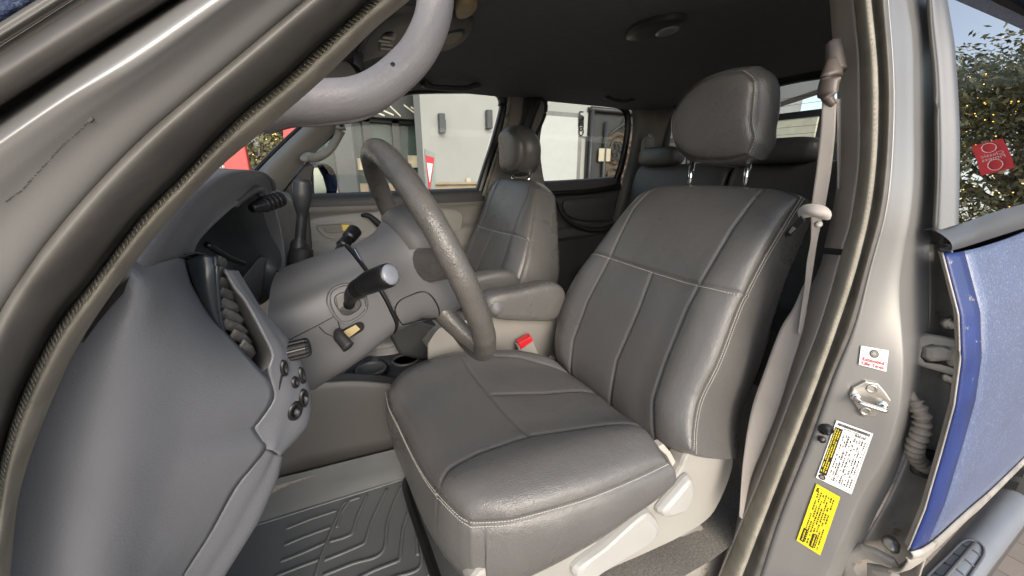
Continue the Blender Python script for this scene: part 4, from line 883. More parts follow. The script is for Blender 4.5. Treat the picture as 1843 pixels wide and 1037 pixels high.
b = MB(); b.lathe(U(548, 286, Y=.642), (-.3, -1, .2), [(0, 0), (.013, 0), (.011, .003), (0, .004)], 16, sx=1.3); b.build('handle_cap', TAN, gh)
b = MB(); b.lathe(U(614, 223, Y=.642), (.2, -1, .1), [(0, 0), (.012, 0), (.011, .002), (.008, .002), (.007, -.004), (0, -.004)], 16, sx=.8); b.build('screw_socket', BLK, gh)
# front passenger door
b = MB()
d0 = [(-.98, .80), (-.6, .805), (-.3, .81), (.02, .815), (.175, .818)]
prof = [(.775, .02), (.752, .012), (.745, -.005), (.742, -.045), (.752, -.07), (.752, -.14), (.728, -.17), (.715, -.24), (.69, -.262), (.69, -.29), (.735, -.31), (.738, -.5), (.73, -.72)]
b.grid(loft([[(x, yy, z+dz) for x, z in d0] for yy, dz in prof], 40, 4))
fd = b.build('front_door', TAND, TRUCK, solid=.01, label='closed passenger front door seen from inside')
b = MB(); b.grid(loft([[(x, .777, z+.024) for x, z in d0], [(x, .748, z+.012) for x, z in d0], [(x, .738, z-.012) for x, z in d0], [(x, .737, z-.04+ .012*np.clip((-x-.1)*2, 0, 1)) for x, z in d0]], 40, 4)); b.build('belt_weatherstrip', mat('dark_door_top', (.045, .045, .048), .5), fd)
q = crv(pr([(553, 400), (600, 388), (690, 380), (770, 375), (815, 377), (832, 390), (826, 420), (812, 440), (780, 440), (600, 440), (556, 436)], .743), 70, closed=True)
b = MB(); c = q.mean(0); b.grid(np.array([q, q+np.array((0, -.012, 0)), c+(q-c)*.97+np.array((0, -.016, 0)), c+(q-c)*.6+np.array((0, -.014, 0)), c+(q-c)*.02+np.array((0, -.014, 0))]), cv=True); b.build('door_panel', TAN, fd)
q = crv(pr([(571, 408), (580, 404), (620, 402), (634, 405), (634, 420), (625, 428), (596, 428), (582, 422)], .725), 50, closed=True); c = q.mean(0)
b = MB(); b.tube(q, .006, 8, closed=True); b.grid(np.array([q, c+(q-c)*.95+np.array((0, .02, 0)), c+(q-c)*.5+np.array((0, .028, 0)), c+(q-c)*.02+np.array((0, .028, 0))]), cv=True); hc = b.build('handle_cup', TAN, fd)
b = MB(); b.prism(pr([(582, 410), (612, 407), (628, 409), (626, 416), (600, 420), (586, 418)], .728), (0, -.008, 0)); b.build('door_handle', TAND, hc, bevel=.003)
b = MB(); b.prism(pr([(614, 404), (629, 404), (628, 416), (616, 416)], .72), (0, -.004, 0)); b.build('lock_lever', mat('brass_metal', (.62, .48, .12), .3, metal=.6), hc, bevel=.002)  # lever in a plain brass colour
b = MB(); b.tube(crv(pr([(650, 388), (662, 388), (676, 398), (690, 412), (705, 425)], .70), 24), np.interp(np.linspace(0, 1, 24), [0, .1, .5, 1], [.008, .015, .02, .022]), 12, flat=.7); b.build('pull_handle', BLKM, fd)
b = MB(); q = crv(pr([(560, 438), (600, 436), (660, 436), (700, 440), (690, 462), (620, 470), (560, 468)], .70), 40, closed=True); b.prism(q, (0, .06, 0), bev=.01, smooth=True); b.build('armrest', TAN, fd)
wf = crv(pr(SEALB, .75), 60)
sill_r = [(-.78, .775, .815), (-.3, .775, .826), (.15, .775, .832)]
def roofarc(l): return l
b = MB(); fo = pr([(x-8 if y > 250 else x-4, y-6) for x, y in SEALB[:11]]+[(880, 160), (903, 162), (913, 172), (912, 190)], .742)
fo2 = pr(SEALB, .75)
ext = lambda l: [l[0]+(l[0]-l[1])*2]+list(l)
rb = pr([(905, 175), (901, 200), (888, 250), (872, 300), (857, 350)], .75); rb2 = pr([(914, 172), (911, 200), (900, 250), (884, 300), (868, 352)], .742)
b.grid(loft([fo, fo2, [p+np.array((0, .03, 0)) for p in fo2]], 60, 3)); b.grid(loft([rb2, rb, [p+np.array((0, .03, 0)) for p in rb]], 20, 3)); b.build('window_seal', BLK, fd, solid=.003)
b = MB(); pane = pr([(500, 355), (545, 290), (600, 238), (660, 192), (735, 166), (905, 166), (850, 362)], .772); b.add(pane, [tuple(range(len(pane)))], 0, False); b.build('window_pane', GLS, fd)
b = MB(); b.prism(pr([(505, 350), (553, 290), (566, 300), (560, 330), (562, 364)], .758), (0, .012, 0)); b.build('mirror_sail', BLK, fd, bevel=.004)
# door mirror outside
b = MB(); q = crv(pr([(566, 300), (575, 294), (592, 297), (603, 312), (607, 335), (603, 354), (590, 357), (570, 357), (562, 345)], .90), 50, closed=True); c = q.mean(0)
b.grid(np.array([c+(q-c)*.9+np.array((.006, 0, 0)), q, c+(q-c)*.98+np.array((-.05, .06, 0)), c+(q-c)*.8+np.array((-.10, .08, 0)), c+(q-c)*.3+np.array((-.13, .08, 0)), c+(q-c)*.02+np.array((-.13, .08, 0))]), cv=True)
dm = b.build('door_mirror', mat('dark_blue_mirror', (.015, .025, .075), .25, coat=.4), TRUCK)
b = MB(); q = np.array(pr([(564, 302), (572, 302), (581, 318), (587, 340), (588, 355), (566, 356)], .885)); b.prism(q, (0, .006, 0)); b.build('mirror_glass', mat('pale_mirror_face', (.75, .78, .76), .15, metal=.5, var=.1), dm)
# roof-to-door header, B pillar, rear door
b = MB(); P0 = [(895, 480), (880, 420), (868, 352), (884, 300), (900, 250), (911, 200), (914, 168), (912, 130)]; P1 = [(1010, 480), (1000, 420), (985, 352), (975, 300), (972, 250), (982, 200), (990, 168), (1000, 130)]
b.grid(loft([pr(P0, .745), pr(mix(P0, P1, .15), .722), pr(mix(P0, P1, .5), .715), pr(mix(P0, P1, .85), .722), pr(P1, .745)], 40, 5)); bp = b.build('pillar_trim', TAND, TRUCK, solid=.004, label='taupe middle pillar trim behind the passenger headrest')
b = MB(); a0 = [(870, 352), (887, 300), (903, 250), (914, 205), (917, 172)]; b.tube(crv(pr(a0, .728), 40), .009, 8); b.build('door_opening_trim', LACE, bp)
b = MB()   # passenger shoulder belt and its loop
edge_strap(b, pr([(945, 176), (940, 215), (930, 260), (922, 300)], .70), pr([(978, 174), (962, 215), (948, 260), (938, 300)], .70), 24)
q = crv(pr([(946, 236), (957, 200), (966, 184), (975, 180), (982, 186), (981, 205), (970, 232), (958, 256), (948, 262)], .60), 50, closed=True); b.tube(q, .013, 10, closed=True, flat=.5)
b.build('seat_belt', BLKM, TRUCK, solid=.0015, label='black passenger shoulder belt and loop above the headrest')
rd = MB(); d1_ = [(.30, .845), (.6, .852), (.85, .862), (1.06, .875)]
rd.grid(loft([[(x, yy, z+dz) for x, z in d1_] for yy, dz in ((.775, .02), (.748, .01), (.742, -.03), (.738, -.06), (.75, -.085), (.748, -.22), (.72, -.25), (.71, -.3), (.735, -.33), (.73, -.75))], 30, 4)); rdo = rd.build('rear_door', CHAR, TRUCK, solid=.01, label='dark far side rear door seen across the cab')
q = crv(pr([(1012, 365), (1030, 358), (1095, 356), (1100, 362), (1099, 395), (1070, 398), (1040, 395), (1018, 385)], .735), 50, closed=True); c = q.mean(0)
b = MB(); b.grid(np.array([q, q+np.array((0, -.012, 0)), c+(q-c)*.95+np.array((0, -.016, 0)), c+(q-c)*.02+np.array((0, -.014, 0))]), cv=True); b.build('door_panel', CHAR, rdo)
b = MB(); b.tube(crv(pr([(1002, 362), (1012, 385), (1030, 402), (1055, 412), (1085, 413), (1108, 405)], .70), 30), np.linspace(.012, .026, 30), 10, flat=.7); b.build('armrest', BLKM, rdo)
b = MB(); b.grid(loft([pr([(985, 345), (1008, 343), (1060, 340), (1118, 330)], .735), pr([(985, 352), (1008, 352), (1060, 349), (1118, 342)], .733)], 20, 2)); b.build('belt_weatherstrip', BLK, rdo, solid=.006)
RW = [(960, 340), (968, 250), (985, 178), (1046, 181), (1091, 189), (1115, 198), (1123, 208), (1124, 235), (1116, 282), (1108, 310), (1099, 323), (1055, 332), (1008, 338)]
b = MB(); RWo = [(950, 346), (958, 250), (978, 170), (1046, 172), (1093, 180), (1124, 190), (1134, 204), (1135, 236), (1127, 285), (1118, 318), (1104, 333), (1056, 341), (1008, 347)]
b.grid(np.array([crv(pr(RWo, .742), 80, closed=True), crv(pr(RW, .75), 80, closed=True), crv(pr(RW, .78), 80, closed=True)]), cv=True); b.build('window_seal', BLK, rdo, solid=.003)
b = MB(); q = crv(pr(RWo, .77), 60, closed=True); b.add(q, [tuple(range(60))], 0, False); b.build('window_pane', GLS, rdo)
# rear (C) pillar
b = MB(); Q0 = [(1085, 480), (1095, 430), (1108, 370), (1120, 325), (1131, 285), (1138, 240), (1138, 205), (1130, 180)]; Q1 = [(1150, 480), (1160, 430), (1170, 370), (1180, 320), (1190, 270), (1200, 230), (1212, 200), (1222, 180)]
b.grid(loft([pr(Q0, .748), pr(mix(Q0, Q1, .2), .715), pr(mix(Q0, Q1, .6), .70), [U(x, y, X=1.30) for x, y in Q1]], 40, 5)); b.build('pillar_trim', mat('dark_taupe_trim', (.15, .14, .125), .55), TRUCK, solid=.004, label='dark rear pillar trim beside the far rear door')
b = MB(); edge_strap(b, pr([(1163, 262), (1156, 300), (1146, 340), (1140, 380)], .66), pr([(1176, 264), (1168, 300), (1156, 345), (1150, 385)], .66), 20); rb_ = b.build('seat_belt', CHAR, TRUCK, solid=.0016, label='dark rear seat belt on the far rear pillar')
b = MB(); b.prism(pr(crv([(1160, 252), (1165, 246), (1176, 246), (1178, 256), (1177, 274), (1160, 276), (1157, 268)], 30, closed=True), .655), (0, .02, 0), bev=.005, smooth=True); b.build('belt_guide', TAND, rb_)
b = MB(); b.lathe(U(1170, 244, Y=.65), (-.3, -1, .1), [(0, 0), (.013, 0), (.009, .006), (0, .007)], 14); b.build('anchor_bolt', STEEL, rb_)

# ================================================================== roof
def zroof(x, y): return 1.315-.055*abs(y/.72)**3.2-.09*max(0, -x-.05)**1.6/.35**1.6*.6-.02*max(0, x-.9)
b = MB(); xs = np.linspace(-.46, 1.36, 60); ys = np.linspace(-.70, .735, 50)
b.grid(np.array([[(x, y, zroof(x, y)) for x in xs] for y in ys]))
b.build('roof_lining', HEAD, TRUCK)
b = MB(); b.grid(np.array([[(x, y, zroof(x, y*.92)+.04) for x in np.linspace(-.52, 1.42, 20)] for y in np.linspace(-.78, .78, 20)])); b.build('roof_panel', BLUE, TRUCK, solid=.004)
b = MB(); b.grid(loft([pr([(560, 232), (640, 196), (700, 172), (760, 160), (840, 158), (905, 160)], .742), pr([(560, 220), (640, 186), (700, 164), (760, 153), (840, 150), (910, 150)], .70), [U(x, y, Y=.66) for x, y in [(560, 214), (640, 176), (700, 156), (760, 146), (840, 143), (910, 143)]]], 30, 5)); b.build('roof_rail_trim', HEAD, TRUCK, solid=.004)
def ghandle(l, Y, r, name, label):
    b = MB(); q = crv([U(x, y, Y=Y+dy) for x, y, dy in l], 30); b.tube(q, np.interp(np.linspace(0, 1, 30), [0, .12, .2, .8, .88, 1], [r*1.5, r*1.7, r, r, r*1.7, r*1.5]), 12); return b.build(name, CHARH, TRUCK, label=label)
CHARH = mat('dark_handle_plastic', (.05, .049, .047), .45)
ghandle([(761, 150, .03), (768, 152, -.01), (785, 157, -.02), (835, 159, -.02), (855, 154, -.01), (862, 150, .03)], .64, .0105, 'grab_handle', 'dark roof grab handle above the passenger window')
ghandle([(1088, 172, .03), (1094, 175, -.01), (1105, 180, -.02), (1125, 183, -.02), (1138, 180, -.01), (1140, 175, .03)], .62, .009, 'grab_handle', 'dark roof grab handle above the far rear door')
b = MB(); q = crv([U(x, y, Y=-.63+dy) for x, y, dy in [(470, 200, .02), (520, 184, .0), (560, 184, 0), (600, 181, 0), (640, 176, -.002), (677, 161, -.004), (714, 134, -.005), (750, 96, -.005), (775, 46, -.005), (784, -5, 0), (780, -60, .01)]], 70)
t = np.linspace(0, 1, 70); b.tube(q, np.interp(t, [0, .1, .3, .5, .8, 1], [.0205, .0200, .0188, .0178, .0178, .019]), 24, ref=(0, 1, 0), flat=1.0)
gh = b.build('grab_handle', HANDLE, TRUCK, label='large mauve grey grab handle on the near windshield pillar'); GHV = b.bvh()
b = MB(); p, n = hit(GHV, 707, 116); b.lathe(p, n, [(0, -.001), (.0022, -.001), (.0022, .0003), (0, .0003)], 14); b.build('screw_hole', INK, gh)
b = MB(); b.tube([p_+np.array((0, .002, -.0195)) for p_ in q[4:40]], .0022, 8); b.build('handle_seam', mat('handle_gap_grey', (.12, .11, .11), .5), gh)  # seam line in a darker grey than the handle
# overhead console and lamps
def onroof(x, y, dz=0.):
    r = ray(x, y); lo, hi = .05, 6.
    for _ in range(50):
        m_ = (lo+hi)/2; p = CAM+r*m_
        if p[2] > zroof(p[0], p[1]): hi = m_
        else: lo = m_
    p = CAM+r*lo; return p+np.array((0, 0, dz))
def roofpad(l, h, mt, name, par=None, n=50, label=None):
    q = np.array([onroof(*p) for p in crv(l, n, closed=True)]); c = q.mean(0); b = MB(); d_ = np.array((0, 0, -1.))
    b.grid(np.array([q, q+d_*h*.7, c+(q-c)*.95+d_*h, c+(q-c)*.6+d_*h, c+(q-c)*.02+d_*h]), cv=True); return b.build(name, mt, par or TRUCK, label=label)
OHC = mat('overhead_console_plastic', (.105, .10, .095), .5)
oh = roofpad([(640, 100), (672, 40), (720, 10), (790, 14), (840, 22), (852, 34), (838, 62), (800, 82), (740, 84), (680, 92)], .018, OHC, 'overhead_console')
roofpad([(680, 78), (684, 50), (696, 40), (711, 42), (709, 62), (698, 78)], .021, BLK, 'console_vent', oh, 30)
for x, y in ((690, 55), (695, 62), (693, 70), (698, 49)): p = onroof(x, y, -.024); b = MB(); b.box(p, (.03, .012, .004)); b.build('vent_slat', STEEL, oh, bevel=.001)
roofpad([(720, 52), (730, 44), (742, 44), (748, 52), (738, 60), (724, 60)], .021, TAND, 'map_lamp', oh, 24)
roofpad([(800, 44), (830, 36), (838, 42), (828, 58), (810, 66), (798, 62)], .022, CHARH, 'sunglass_door', oh, 24)
roofpad([(822, -8), (840, -14), (858, -8), (850, 8), (832, 16), (820, 12)], .022, RAW, 'map_lamp', oh, 24)
dl = roofpad([(1127, 55), (1150, 38), (1200, 24), (1232, 24), (1234, 34), (1205, 50), (1160, 64), (1132, 64)], .016, CHARH, 'dome_light', None, 40)
roofpad([(1180, 50), (1196, 38), (1218, 34), (1224, 40), (1206, 50), (1190, 55)], .02, mat('lamp_lens', (.30, .29, .30), .25), 'lamp_lens', dl, 24)
b = MB(); sv = [U(x, y, Y=.34) for x, y in [(588, 130), (640, 92), (650, 96), (655, 130), (640, 140), (600, 150)]]; b.prism(crv(sv, 40, closed=True), (0, .02, 0), bev=.004, smooth=True)
vis = b.build('sun_visor', OHC, TRUCK); b = MB(); b.tube([U(646, 96, Y=.2), U(642, 140, Y=.2)], .012, 10); b.build('visor_rod', OHC, vis)
b = MB(); b.prism(crv([U(x, y, Y=.0) for x, y in [(578, 138), (620, 108), (648, 142), (630, 148), (590, 148)]], 30, closed=True), (.02, .02, 0)); b.build('rear_view_mirror', BLK, TRUCK, bevel=.003)
# windshield
b = MB(); b.grid(loft([[(-.46, y, 1.27-.03*abs(y)) for y in (-.64, 0, .64)], [(-.84, y, 1.06) for y in (-.68, 0, .68)], [(-1.22, y, .80) for y in (-.72, 0, .72)]], 20, 6)); b.build('windshield', GLW, TRUCK)
b = MB(); b.grid(np.array([[(x, y, .74-.08*(-x-1.1)) for x in np.linspace(-2.3, -1.15, 8)] for y in np.linspace(-.8, .8, 8)])); b.build('hood', BLUE, TRUCK, solid=.01)

# ================================================================== rear seat and back of the cab
b = MB()
def rseat(y0, y1, zt=.94): 
    ys = np.linspace(y0, y1, 24); pr_ = [(.78, .36), (.80, .40), (.92, .42), (.96, .45), (1.02, .7), (1.06, .88), (1.085, .94), (1.12, .955), (1.16, .94), (1.18, .8)]
    e = lambda y: .0 if min(y-y0, y1-y) > .03 else (.03-min(y-y0, y1-y))**1.0*.6
    return loft([[(x+e(y), y, z-e(y)) for y in ys] for x, z in pr_], 40, 3)
b.grid(rseat(-.66, .08)); b.grid(rseat(.09, .66)); b.grid(loft([[(.70, y, z) for y in np.linspace(-.64, .64, 8)] for z in (.2, .38)]+[[(.74, y, .41) for y in np.linspace(-.64, .64, 8)], [(.95, y, .42) for y in np.linspace(-.64, .64, 8)]], 30, 4))
rs = b.build('rear_seat', mat('charcoal_seat_leather', (.085, .083, .08), .5, bump='leather', bs=300, bstr=.3), TRUCK, solid=.004, label='dark grey rear bench behind the front seats')
def rhead(y0, y1, z0, z1):
    b = MB(); c = np.array((1.09, (y0+y1)/2, (z0+z1)/2)); a = np.linspace(0, 2*math.pi, 30, endpoint=False); G = []
    for s, dx in ((.02, -.045), (.7, -.045), (.93, -.035), (1, -.01), (1, .02), (.9, .045), (.02, .05)):
        G.append([c+np.array((dx, s*(y1-y0)/2*math.copysign(abs(math.cos(t))**.55, math.cos(t)), s*(z1-z0)/2*math.copysign(abs(math.sin(t))**.55, math.sin(t)))) for t in a])
    b.grid(np.array(G), cv=True); b.build('headrest', LEADK, rs)
LEADK = LEAD
rhead(-.26, .02, .945, 1.045); rhead(.36, .62, .945, 1.045)
b = MB(); RWp = [(1.31, .655, 1.235), (1.31, .60, 1.262), (1.31, 0, 1.285), (1.31, -.60, 1.262), (1.31, -.655, 1.235), (1.31, -.665, .98), (1.31, -.63, .945), (1.31, .63, .945), (1.31, .665, .98)]
inn = poly(RWp, 90, closed=True); cc = inn.mean(0); outr = cc+(inn-cc)*np.array((1, 1.12, 1.12)); out2 = cc+(inn-cc)*np.array((1, 1.25, 1.35)); out2[:, 2] = np.where(out2[:, 2] < 1., .2, out2[:, 2])
b.grid(np.array([out2+np.array((-.01, 0, 0)), outr+np.array((-.02, 0, 0)), cc+(inn-cc)*1.03+np.array((-.012, 0, 0)), inn, inn+np.array((.03, 0, 0))]), cv=True); b.build('cab_back_wall', BLKM, TRUCK, solid=.003)
b = MB(); b.add(cc+(inn-cc)*1.02+np.array((.015, 0, 0)), [tuple(range(90))], 0, False); b.build('rear_window', glass('rear_glass', (.62, .68, .68)), TRUCK)
b = MB()
for k in range(9):
    z = .985+.03*k; b.box((1.322, 0, z), (.0008, 1.2, .0014))
b.build('defroster_line', BLK, TRUCK)

# ================================================================== outside
def facade(name, x0, x1, y, z0, z1, th, mt, par): b = MB(); b.box(((x0+x1)/2, y+th/2, (z0+z1)/2), (x1-x0, th, z1-z0)); return b.build(name, mt, par)
WALL = mat('white_stucco', (.32, .313, .302), .9, var=.1, vs=.7, bump='noise', bs=50, bstr=.15, bd=.004)
STONE = mat('tan_stone_base', (.30, .235, .165), .85, var=.15, vs=3, bump='noise', bs=20, bstr=.2)
DARKM = mat('dark_bronze_metal', (.03, .03, .032), .5); GRAYC = mat('grey_column_paint', (.07, .072, .075), .7)
def O(x, y, Y=7.): return U(x, y, Y=Y)
wb = thing('building', (6, 7.2, -.55), 'white stucco building with wall sconces and a white door, seen through the passenger windows', 'building')
x1 = O(763, 300)[0]
facade('wall', x1, 14.5, 7., .69, 6., .5, WALL, wb); facade('stone_base', x1-.02, 14.5, 6.96, -.55, .69, .5, STONE, wb)
b = MB(); b.box((x1+2.2, 6.93, .70), (4.4, .12, .05)); b.build('base_cap', STONE, wb, bevel=.01)
for x, y in ((795, 222), (880, 215)):
    p = O(x, y, 6.9); b = MB(); b.box(p, (.12, .12, .36)); b.box(p+np.array((.04, .06, -.02)), (.1, .1, .2)); b.build('wall_sconce', GRAYC, wb, bevel=.01)
p = O(843, 326, 6.9); b = MB(); b.box(p, (.09, .03, .13)); b.build('wall_plaque', mat('cream_plaque', (.5, .42, .3), .6), wb, bevel=.005)
# white door and frame
dx0, dx1 = O(966, 270)[0], O(1036, 270)[0]; ztp = O(1000, 210)[2]
facade('door_frame', dx0-.12, dx1+.12, 6.94, -.5, ztp+.1, .05, mat('grey_door_frame', (.17, .166, .16), .6), wb); facade('door', dx0, dx1, 6.92, -.5, ztp, .03, mat('white_door_paint', (.42, .415, .41), .6, var=.03), wb)
# vertical house number
nb = MB(); x = O(1046, 220)[0]
for i, chh in enumerate('5100'): put_text(nb, chh, O(1046, 209+i*9.3, 6.9), (1, 0, 0), (0, 0, 1), .16, .21, 0)
facade('number_plate', x-.13, x+.13, 6.92, O(1046, 246)[2], O(1046, 203)[2], .03, mat('number_backing', (.36, .355, .34), .7), wb)
nb.build('house_number', INK, wb)
# iron gate in a dark opening
gx0, gx1 = O(1052, 270)[0], O(1135, 270)[0]
gt = thing('iron_gate', ((gx0+gx1)/2, 6.85, -.55), 'dark wrought iron gate with scrolls over a brown panel', 'gate')
b = MB(); 
for q0, q1 in (((gx0, 2.35), (gx1+.6, 2.35)), ((gx0+.06, -.5), (gx0+.06, 2.35)), ((gx0+.5, -.5), (gx0+.5, 2.1)), ((gx1+.6, -.5), (gx1+.6, 2.35))): b.tube([(q0[0], 6.84, q0[1]), (q1[0], 6.84, q1[1])], .06, 4)
b.build('frame', DARKM, gt)
facade('back_panel', gx0, gx1+.6, 6.93, -.5, 2.4, .03, mat('dark_recess_paint', (.035, .034, .036), .7), gt); facade('brown_panel', gx0+.55, gx1+.5, 6.9, -.3, O(1090, 238)[2], .02, mat('brown_door_paint', (.085, .058, .036), .7, var=.2), gt)
b = MB(); r = random.Random(4)
for k in range(16):
    c = np.array((gx0+.62+r.random()*(gx1-gx0-.3), 6.83, .2+r.random()*1.9)); s = r.choice((-1, 1)); ph = r.random()*6; a = np.linspace(0, 3.2*math.pi, 40); rad = .03+.026*a
    b.tube([c+np.array((s*rr_*math.cos(t+ph), 0, rr_*math.sin(t+ph))) for t, rr_ in zip(a, rad)], .018, 5)
b.tube([(gx0+.5, 6.83, 1.75), (gx0+1.0, 6.83, 2.05), (gx1+.4, 6.83, 2.2)], .03, 5)
b.build('scroll', DARKM, gt); p = O(1088, 279, 6.82); b = MB(); b.box(p, (.36, .02, .3)); b.build('notice', mat('tan_notice', (.42, .36, .27), .7), gt)
# glazed storefront under a slatted canopy
sf = thing('storefront', (.5, 8.6, -.55), 'dark framed glass storefront under a slatted black canopy', 'storefront')
fx0, fx1 = O(560, 300, 8.6)[0], O(764, 300, 8.6)[0]+.4
facade('base_wall', fx0-.15, fx1, 8.6, -.55, O(700, 330, 8.6)[2]-.0, .3, STONE, sf); zb = O(700, 330, 8.6)[2]
b = MB(); b.quad((fx0-.15, 8.75, zb), (fx1, 8.75, zb), (fx1, 8.75, 4.2), (fx0-.15, 8.75, 4.2)); gm = mat('teal_glass', (.04, .065, .063), .22, var=.3, vs=1.2, spec=.2, col2=(.075, .09, .085)); b.build('glass', gm, sf, solid=.02)
b = MB()
for x in (560, 635, 664, 716, 763): xx = O(x, 280, 8.6)[0]; b.box((xx, 8.65, 1.8), (.16, .12, 4.8))
b.box(((fx0+fx1)/2-.07, 8.65, O(700, 218, 8.6)[2]), (fx1-fx0+.1, .12, .08)); b.build('mullion', DARKM, sf)
b = MB(); zc, zt2 = O(700, 216, 8.6)[2], 4.6; fxc = U(763, 205, Y=8.4)[0]; b.box(((fx0-.15+fxc)/2, 8.45, (zc+zt2)/2), (fxc-fx0+.1, .3, zt2-zc)); cano = b.build('canopy', DARKM, sf, bevel=.01)
for q0, q1 in (((880, 230), (940, 250)), ((960, 195), (1100, 250)), ((1030, 175), (1185, 245)), ((1150, 160), (1250, 255)), ((1280, 150), (1415, 250)), ((1385, 135), (1455, 170)), ((1345, 170), (1455, 228)), ((900, 190), (945, 212))):
    p0_, p1_ = [(480+x/5.183, 160+y/5.183) for x, y in (q0, q1)]; b = MB()
    b.prism([U(p0_[0], p0_[1]-1.3, Y=8.29), U(p1_[0], p1_[1]-1.3, Y=8.29), U(p1_[0], p1_[1]+1.5, Y=8.29), U(p0_[0], p0_[1]+1.5, Y=8.29)], (0, .03, 0)); b.build('sky_gap_strip', mat('cream_sky_gap', (.62, .58, .48), .7) if 'CCP' not in globals() else CCP, cano)  # bright sky between the canopy slats, put into cream-coloured strips
rb = MB()
for k in range(3): rb.box((O(645+22*k, 240, 8.7)[0], 8.72, 1.6), (.03, .03, 1.5))
b = MB(); r = random.Random(9)
for k in range(7):
    a_ = O(655+15*k, 305-r.random()*20, 8.68); b.box(a_, (.28, .03, .14+.3*r.random()))
b.build('window_display', mat('cream_display', (.45, .38, .28), .7, var=.3, vs=4), sf)
b = MB(); cx_ = O(622, 300, 6.6)[0]; b.box((cx_, 6.6, 1.2), (O(640, 300, 6.6)[0]-O(604, 300, 6.6)[0], .35, 3.5)); tag(b.build('column', GRAYC, bevel=.02), 'grey square column standing in front of the storefront', 'column')
# yield sign
ys_ = thing('yield_sign', tuple(U(772, 330, Y=3.4)*np.array((1, 1, 0))+np.array((0, 0, -.55))), 'red and white triangular yield sign on a grey backing panel', 'road sign')
P_ = [U(x, y, Y=3.4) for x, y in ((765, 268), (783, 277), (784, 349), (766, 349))]; sx_ = nrm(P_[1]-P_[0]); 
b = MB(); b.prism([P_[0], P_[1], P_[2]+np.array((0, 0, -.02)), P_[3]+np.array((0, 0, -.02))], (0, .03, 0)); b.build('backing_panel', mat('sign_grey_green', (.24, .27, .25), .5), ys_)
def ysq(l, dy, mt, nm): b = MB(); b.prism([U(x, y, Y=3.4-dy) for x, y in l], (0, .004, 0)); return b.build(nm, mt, ys_)
ysq([(765.5, 279), (782, 284), (774, 347), (772, 347)], .006, mat('sign_red', (.50, .03, .05), .4), 'red_border'); ysq([(768.5, 293), (779, 295), (774, 328), (773, 328)], .012, mat('sign_white', (.75, .75, .74), .4), 'white_field')
b = MB(); put_text(b, 'YIELD', U(774, 300, Y=3.384), (1, 0, 0), (0, 0, 1), .035, .018, 0); b.build('lettering', REDI, ys_)
b = MB(); b.tube([U(776, 340, Y=3.45), U(776, 340, Y=3.45)*np.array((1, 1, 0))+np.array((0, 0, -.55))], .03, 8); b.build('post', STEEL, ys_)

# ---- trees
LEAFM = [mat('leaf_dark', (.095, .098, .045), .6, var=.3, vs=2), mat('leaf_light', (.17, .17, .08), .6, var=.3, vs=2)]
BARK = mat('bark', (.09, .07, .05), .9, var=.3, vs=12, bump='noise', bs=30, bstr=.5, bd=.01)
def tree(base, H, R, nleaf, leaf, label, seed, z0=.25, group=None, lights=0, squash=.75):
    r = np.random.default_rng(seed); base = np.array(base, float); t = thing('tree', tuple(base), label, 'tree', group)
    b = MB(); tips = []
    top = base+np.array((0, 0, H*.45)); tr_ = crv([base, base+np.array((.08, .05, H*.2)), top], 10); b.tube(tr_, np.linspace(.16, .10, 10)*H/5, 9)
    for k in range(9):
        a = k*2.4+r.random(); e = base+np.array((math.cos(a)*R*.7*r.uniform(.6, 1), math.sin(a)*R*.7*r.uniform(.6, 1), H*r.uniform(.55, .92))); s = tr_[r.integers(5, 9)]
        l = crv([s, (s+e)/2+r.normal(0, .15, 3), e], 8); b.tube(l, np.linspace(.05, .012, 8)*H/5, 6); tips.append(e)
        for q in range(3):
            e2 = e+r.normal(0, .35, 3)*R*.6; b.tube(crv([l[4], (l[4]+e2)/2, e2], 5), np.linspace(.022, .006, 5)*H/5, 5); tips.append(e2)
    b.build('trunk', BARK, t)
    cl = []
    for k in range(70):
        d_ = r.normal(0, 1, 3); d_ /= np.linalg.norm(d_); rr_ = r.uniform(.45, 1.0)**.6
        cl.append(base+np.array((d_[0]*R*rr_, d_[1]*R*rr_, H*(z0+(1-z0)/2)+d_[2]*rr_*H*(1-z0)/2)))
    cl = np.array(cl+tips); c = cl[r.integers(0, len(cl), nleaf)]+r.normal(0, 1, (nleaf, 3))*R*.13
    ax = r.normal(0, 1, (nleaf, 3)); ax /= np.linalg.norm(ax, axis=1, keepdims=True); bx_ = np.cross(ax, r.normal(0, 1, (nleaf, 3))); bx_ /= np.linalg.norm(bx_, axis=1, keepdims=True)
    s = leaf*r.uniform(.6, 1.3, (nleaf, 1)); V = np.stack([c-ax*s, c+bx_*s*.42, c+ax*s, c-bx_*s*.42], 1).reshape(-1, 3)
    me = bpy.data.meshes.new('crown'); me.from_pydata(V.tolist(), [], [(4*i, 4*i+1, 4*i+2, 4*i+3) for i in range(nleaf)])
    for mm_ in LEAFM: me.materials.append(mm_)
    me.polygons.foreach_set('material_index', [int(x) for x in (r.random(nleaf) < .4)]); o = bpy.data.objects.new('crown', me); SC.collection.objects.link(o); o.parent = t; o.matrix_parent_inverse = origin(t).inverted()
    if lights:
        b = MB(); q = cl[r.integers(0, len(cl), lights)]+r.normal(0, 1, (lights, 3))*R*.14; s_ = leaf*.15
        for p in q: b.add([p+np.array(d_)*s_ for d_ in ((1, 0, 0), (-1, 0, 0), (0, 1, 0), (0, -1, 0), (0, 0, 1), (0, 0, -1))], [(0, 2, 4), (2, 1, 4), (1, 3, 4), (3, 0, 4), (2, 0, 5), (1, 2, 5), (3, 1, 5), (0, 3, 5)], 0, False)
        tag(b.build('string_lights', LITE), 'warm yellow string lights scattered through the ' + label, 'string lights', kind='stuff')
    return t
LITE = emit('warm_bulb', (1., .55, .08), 2.2)
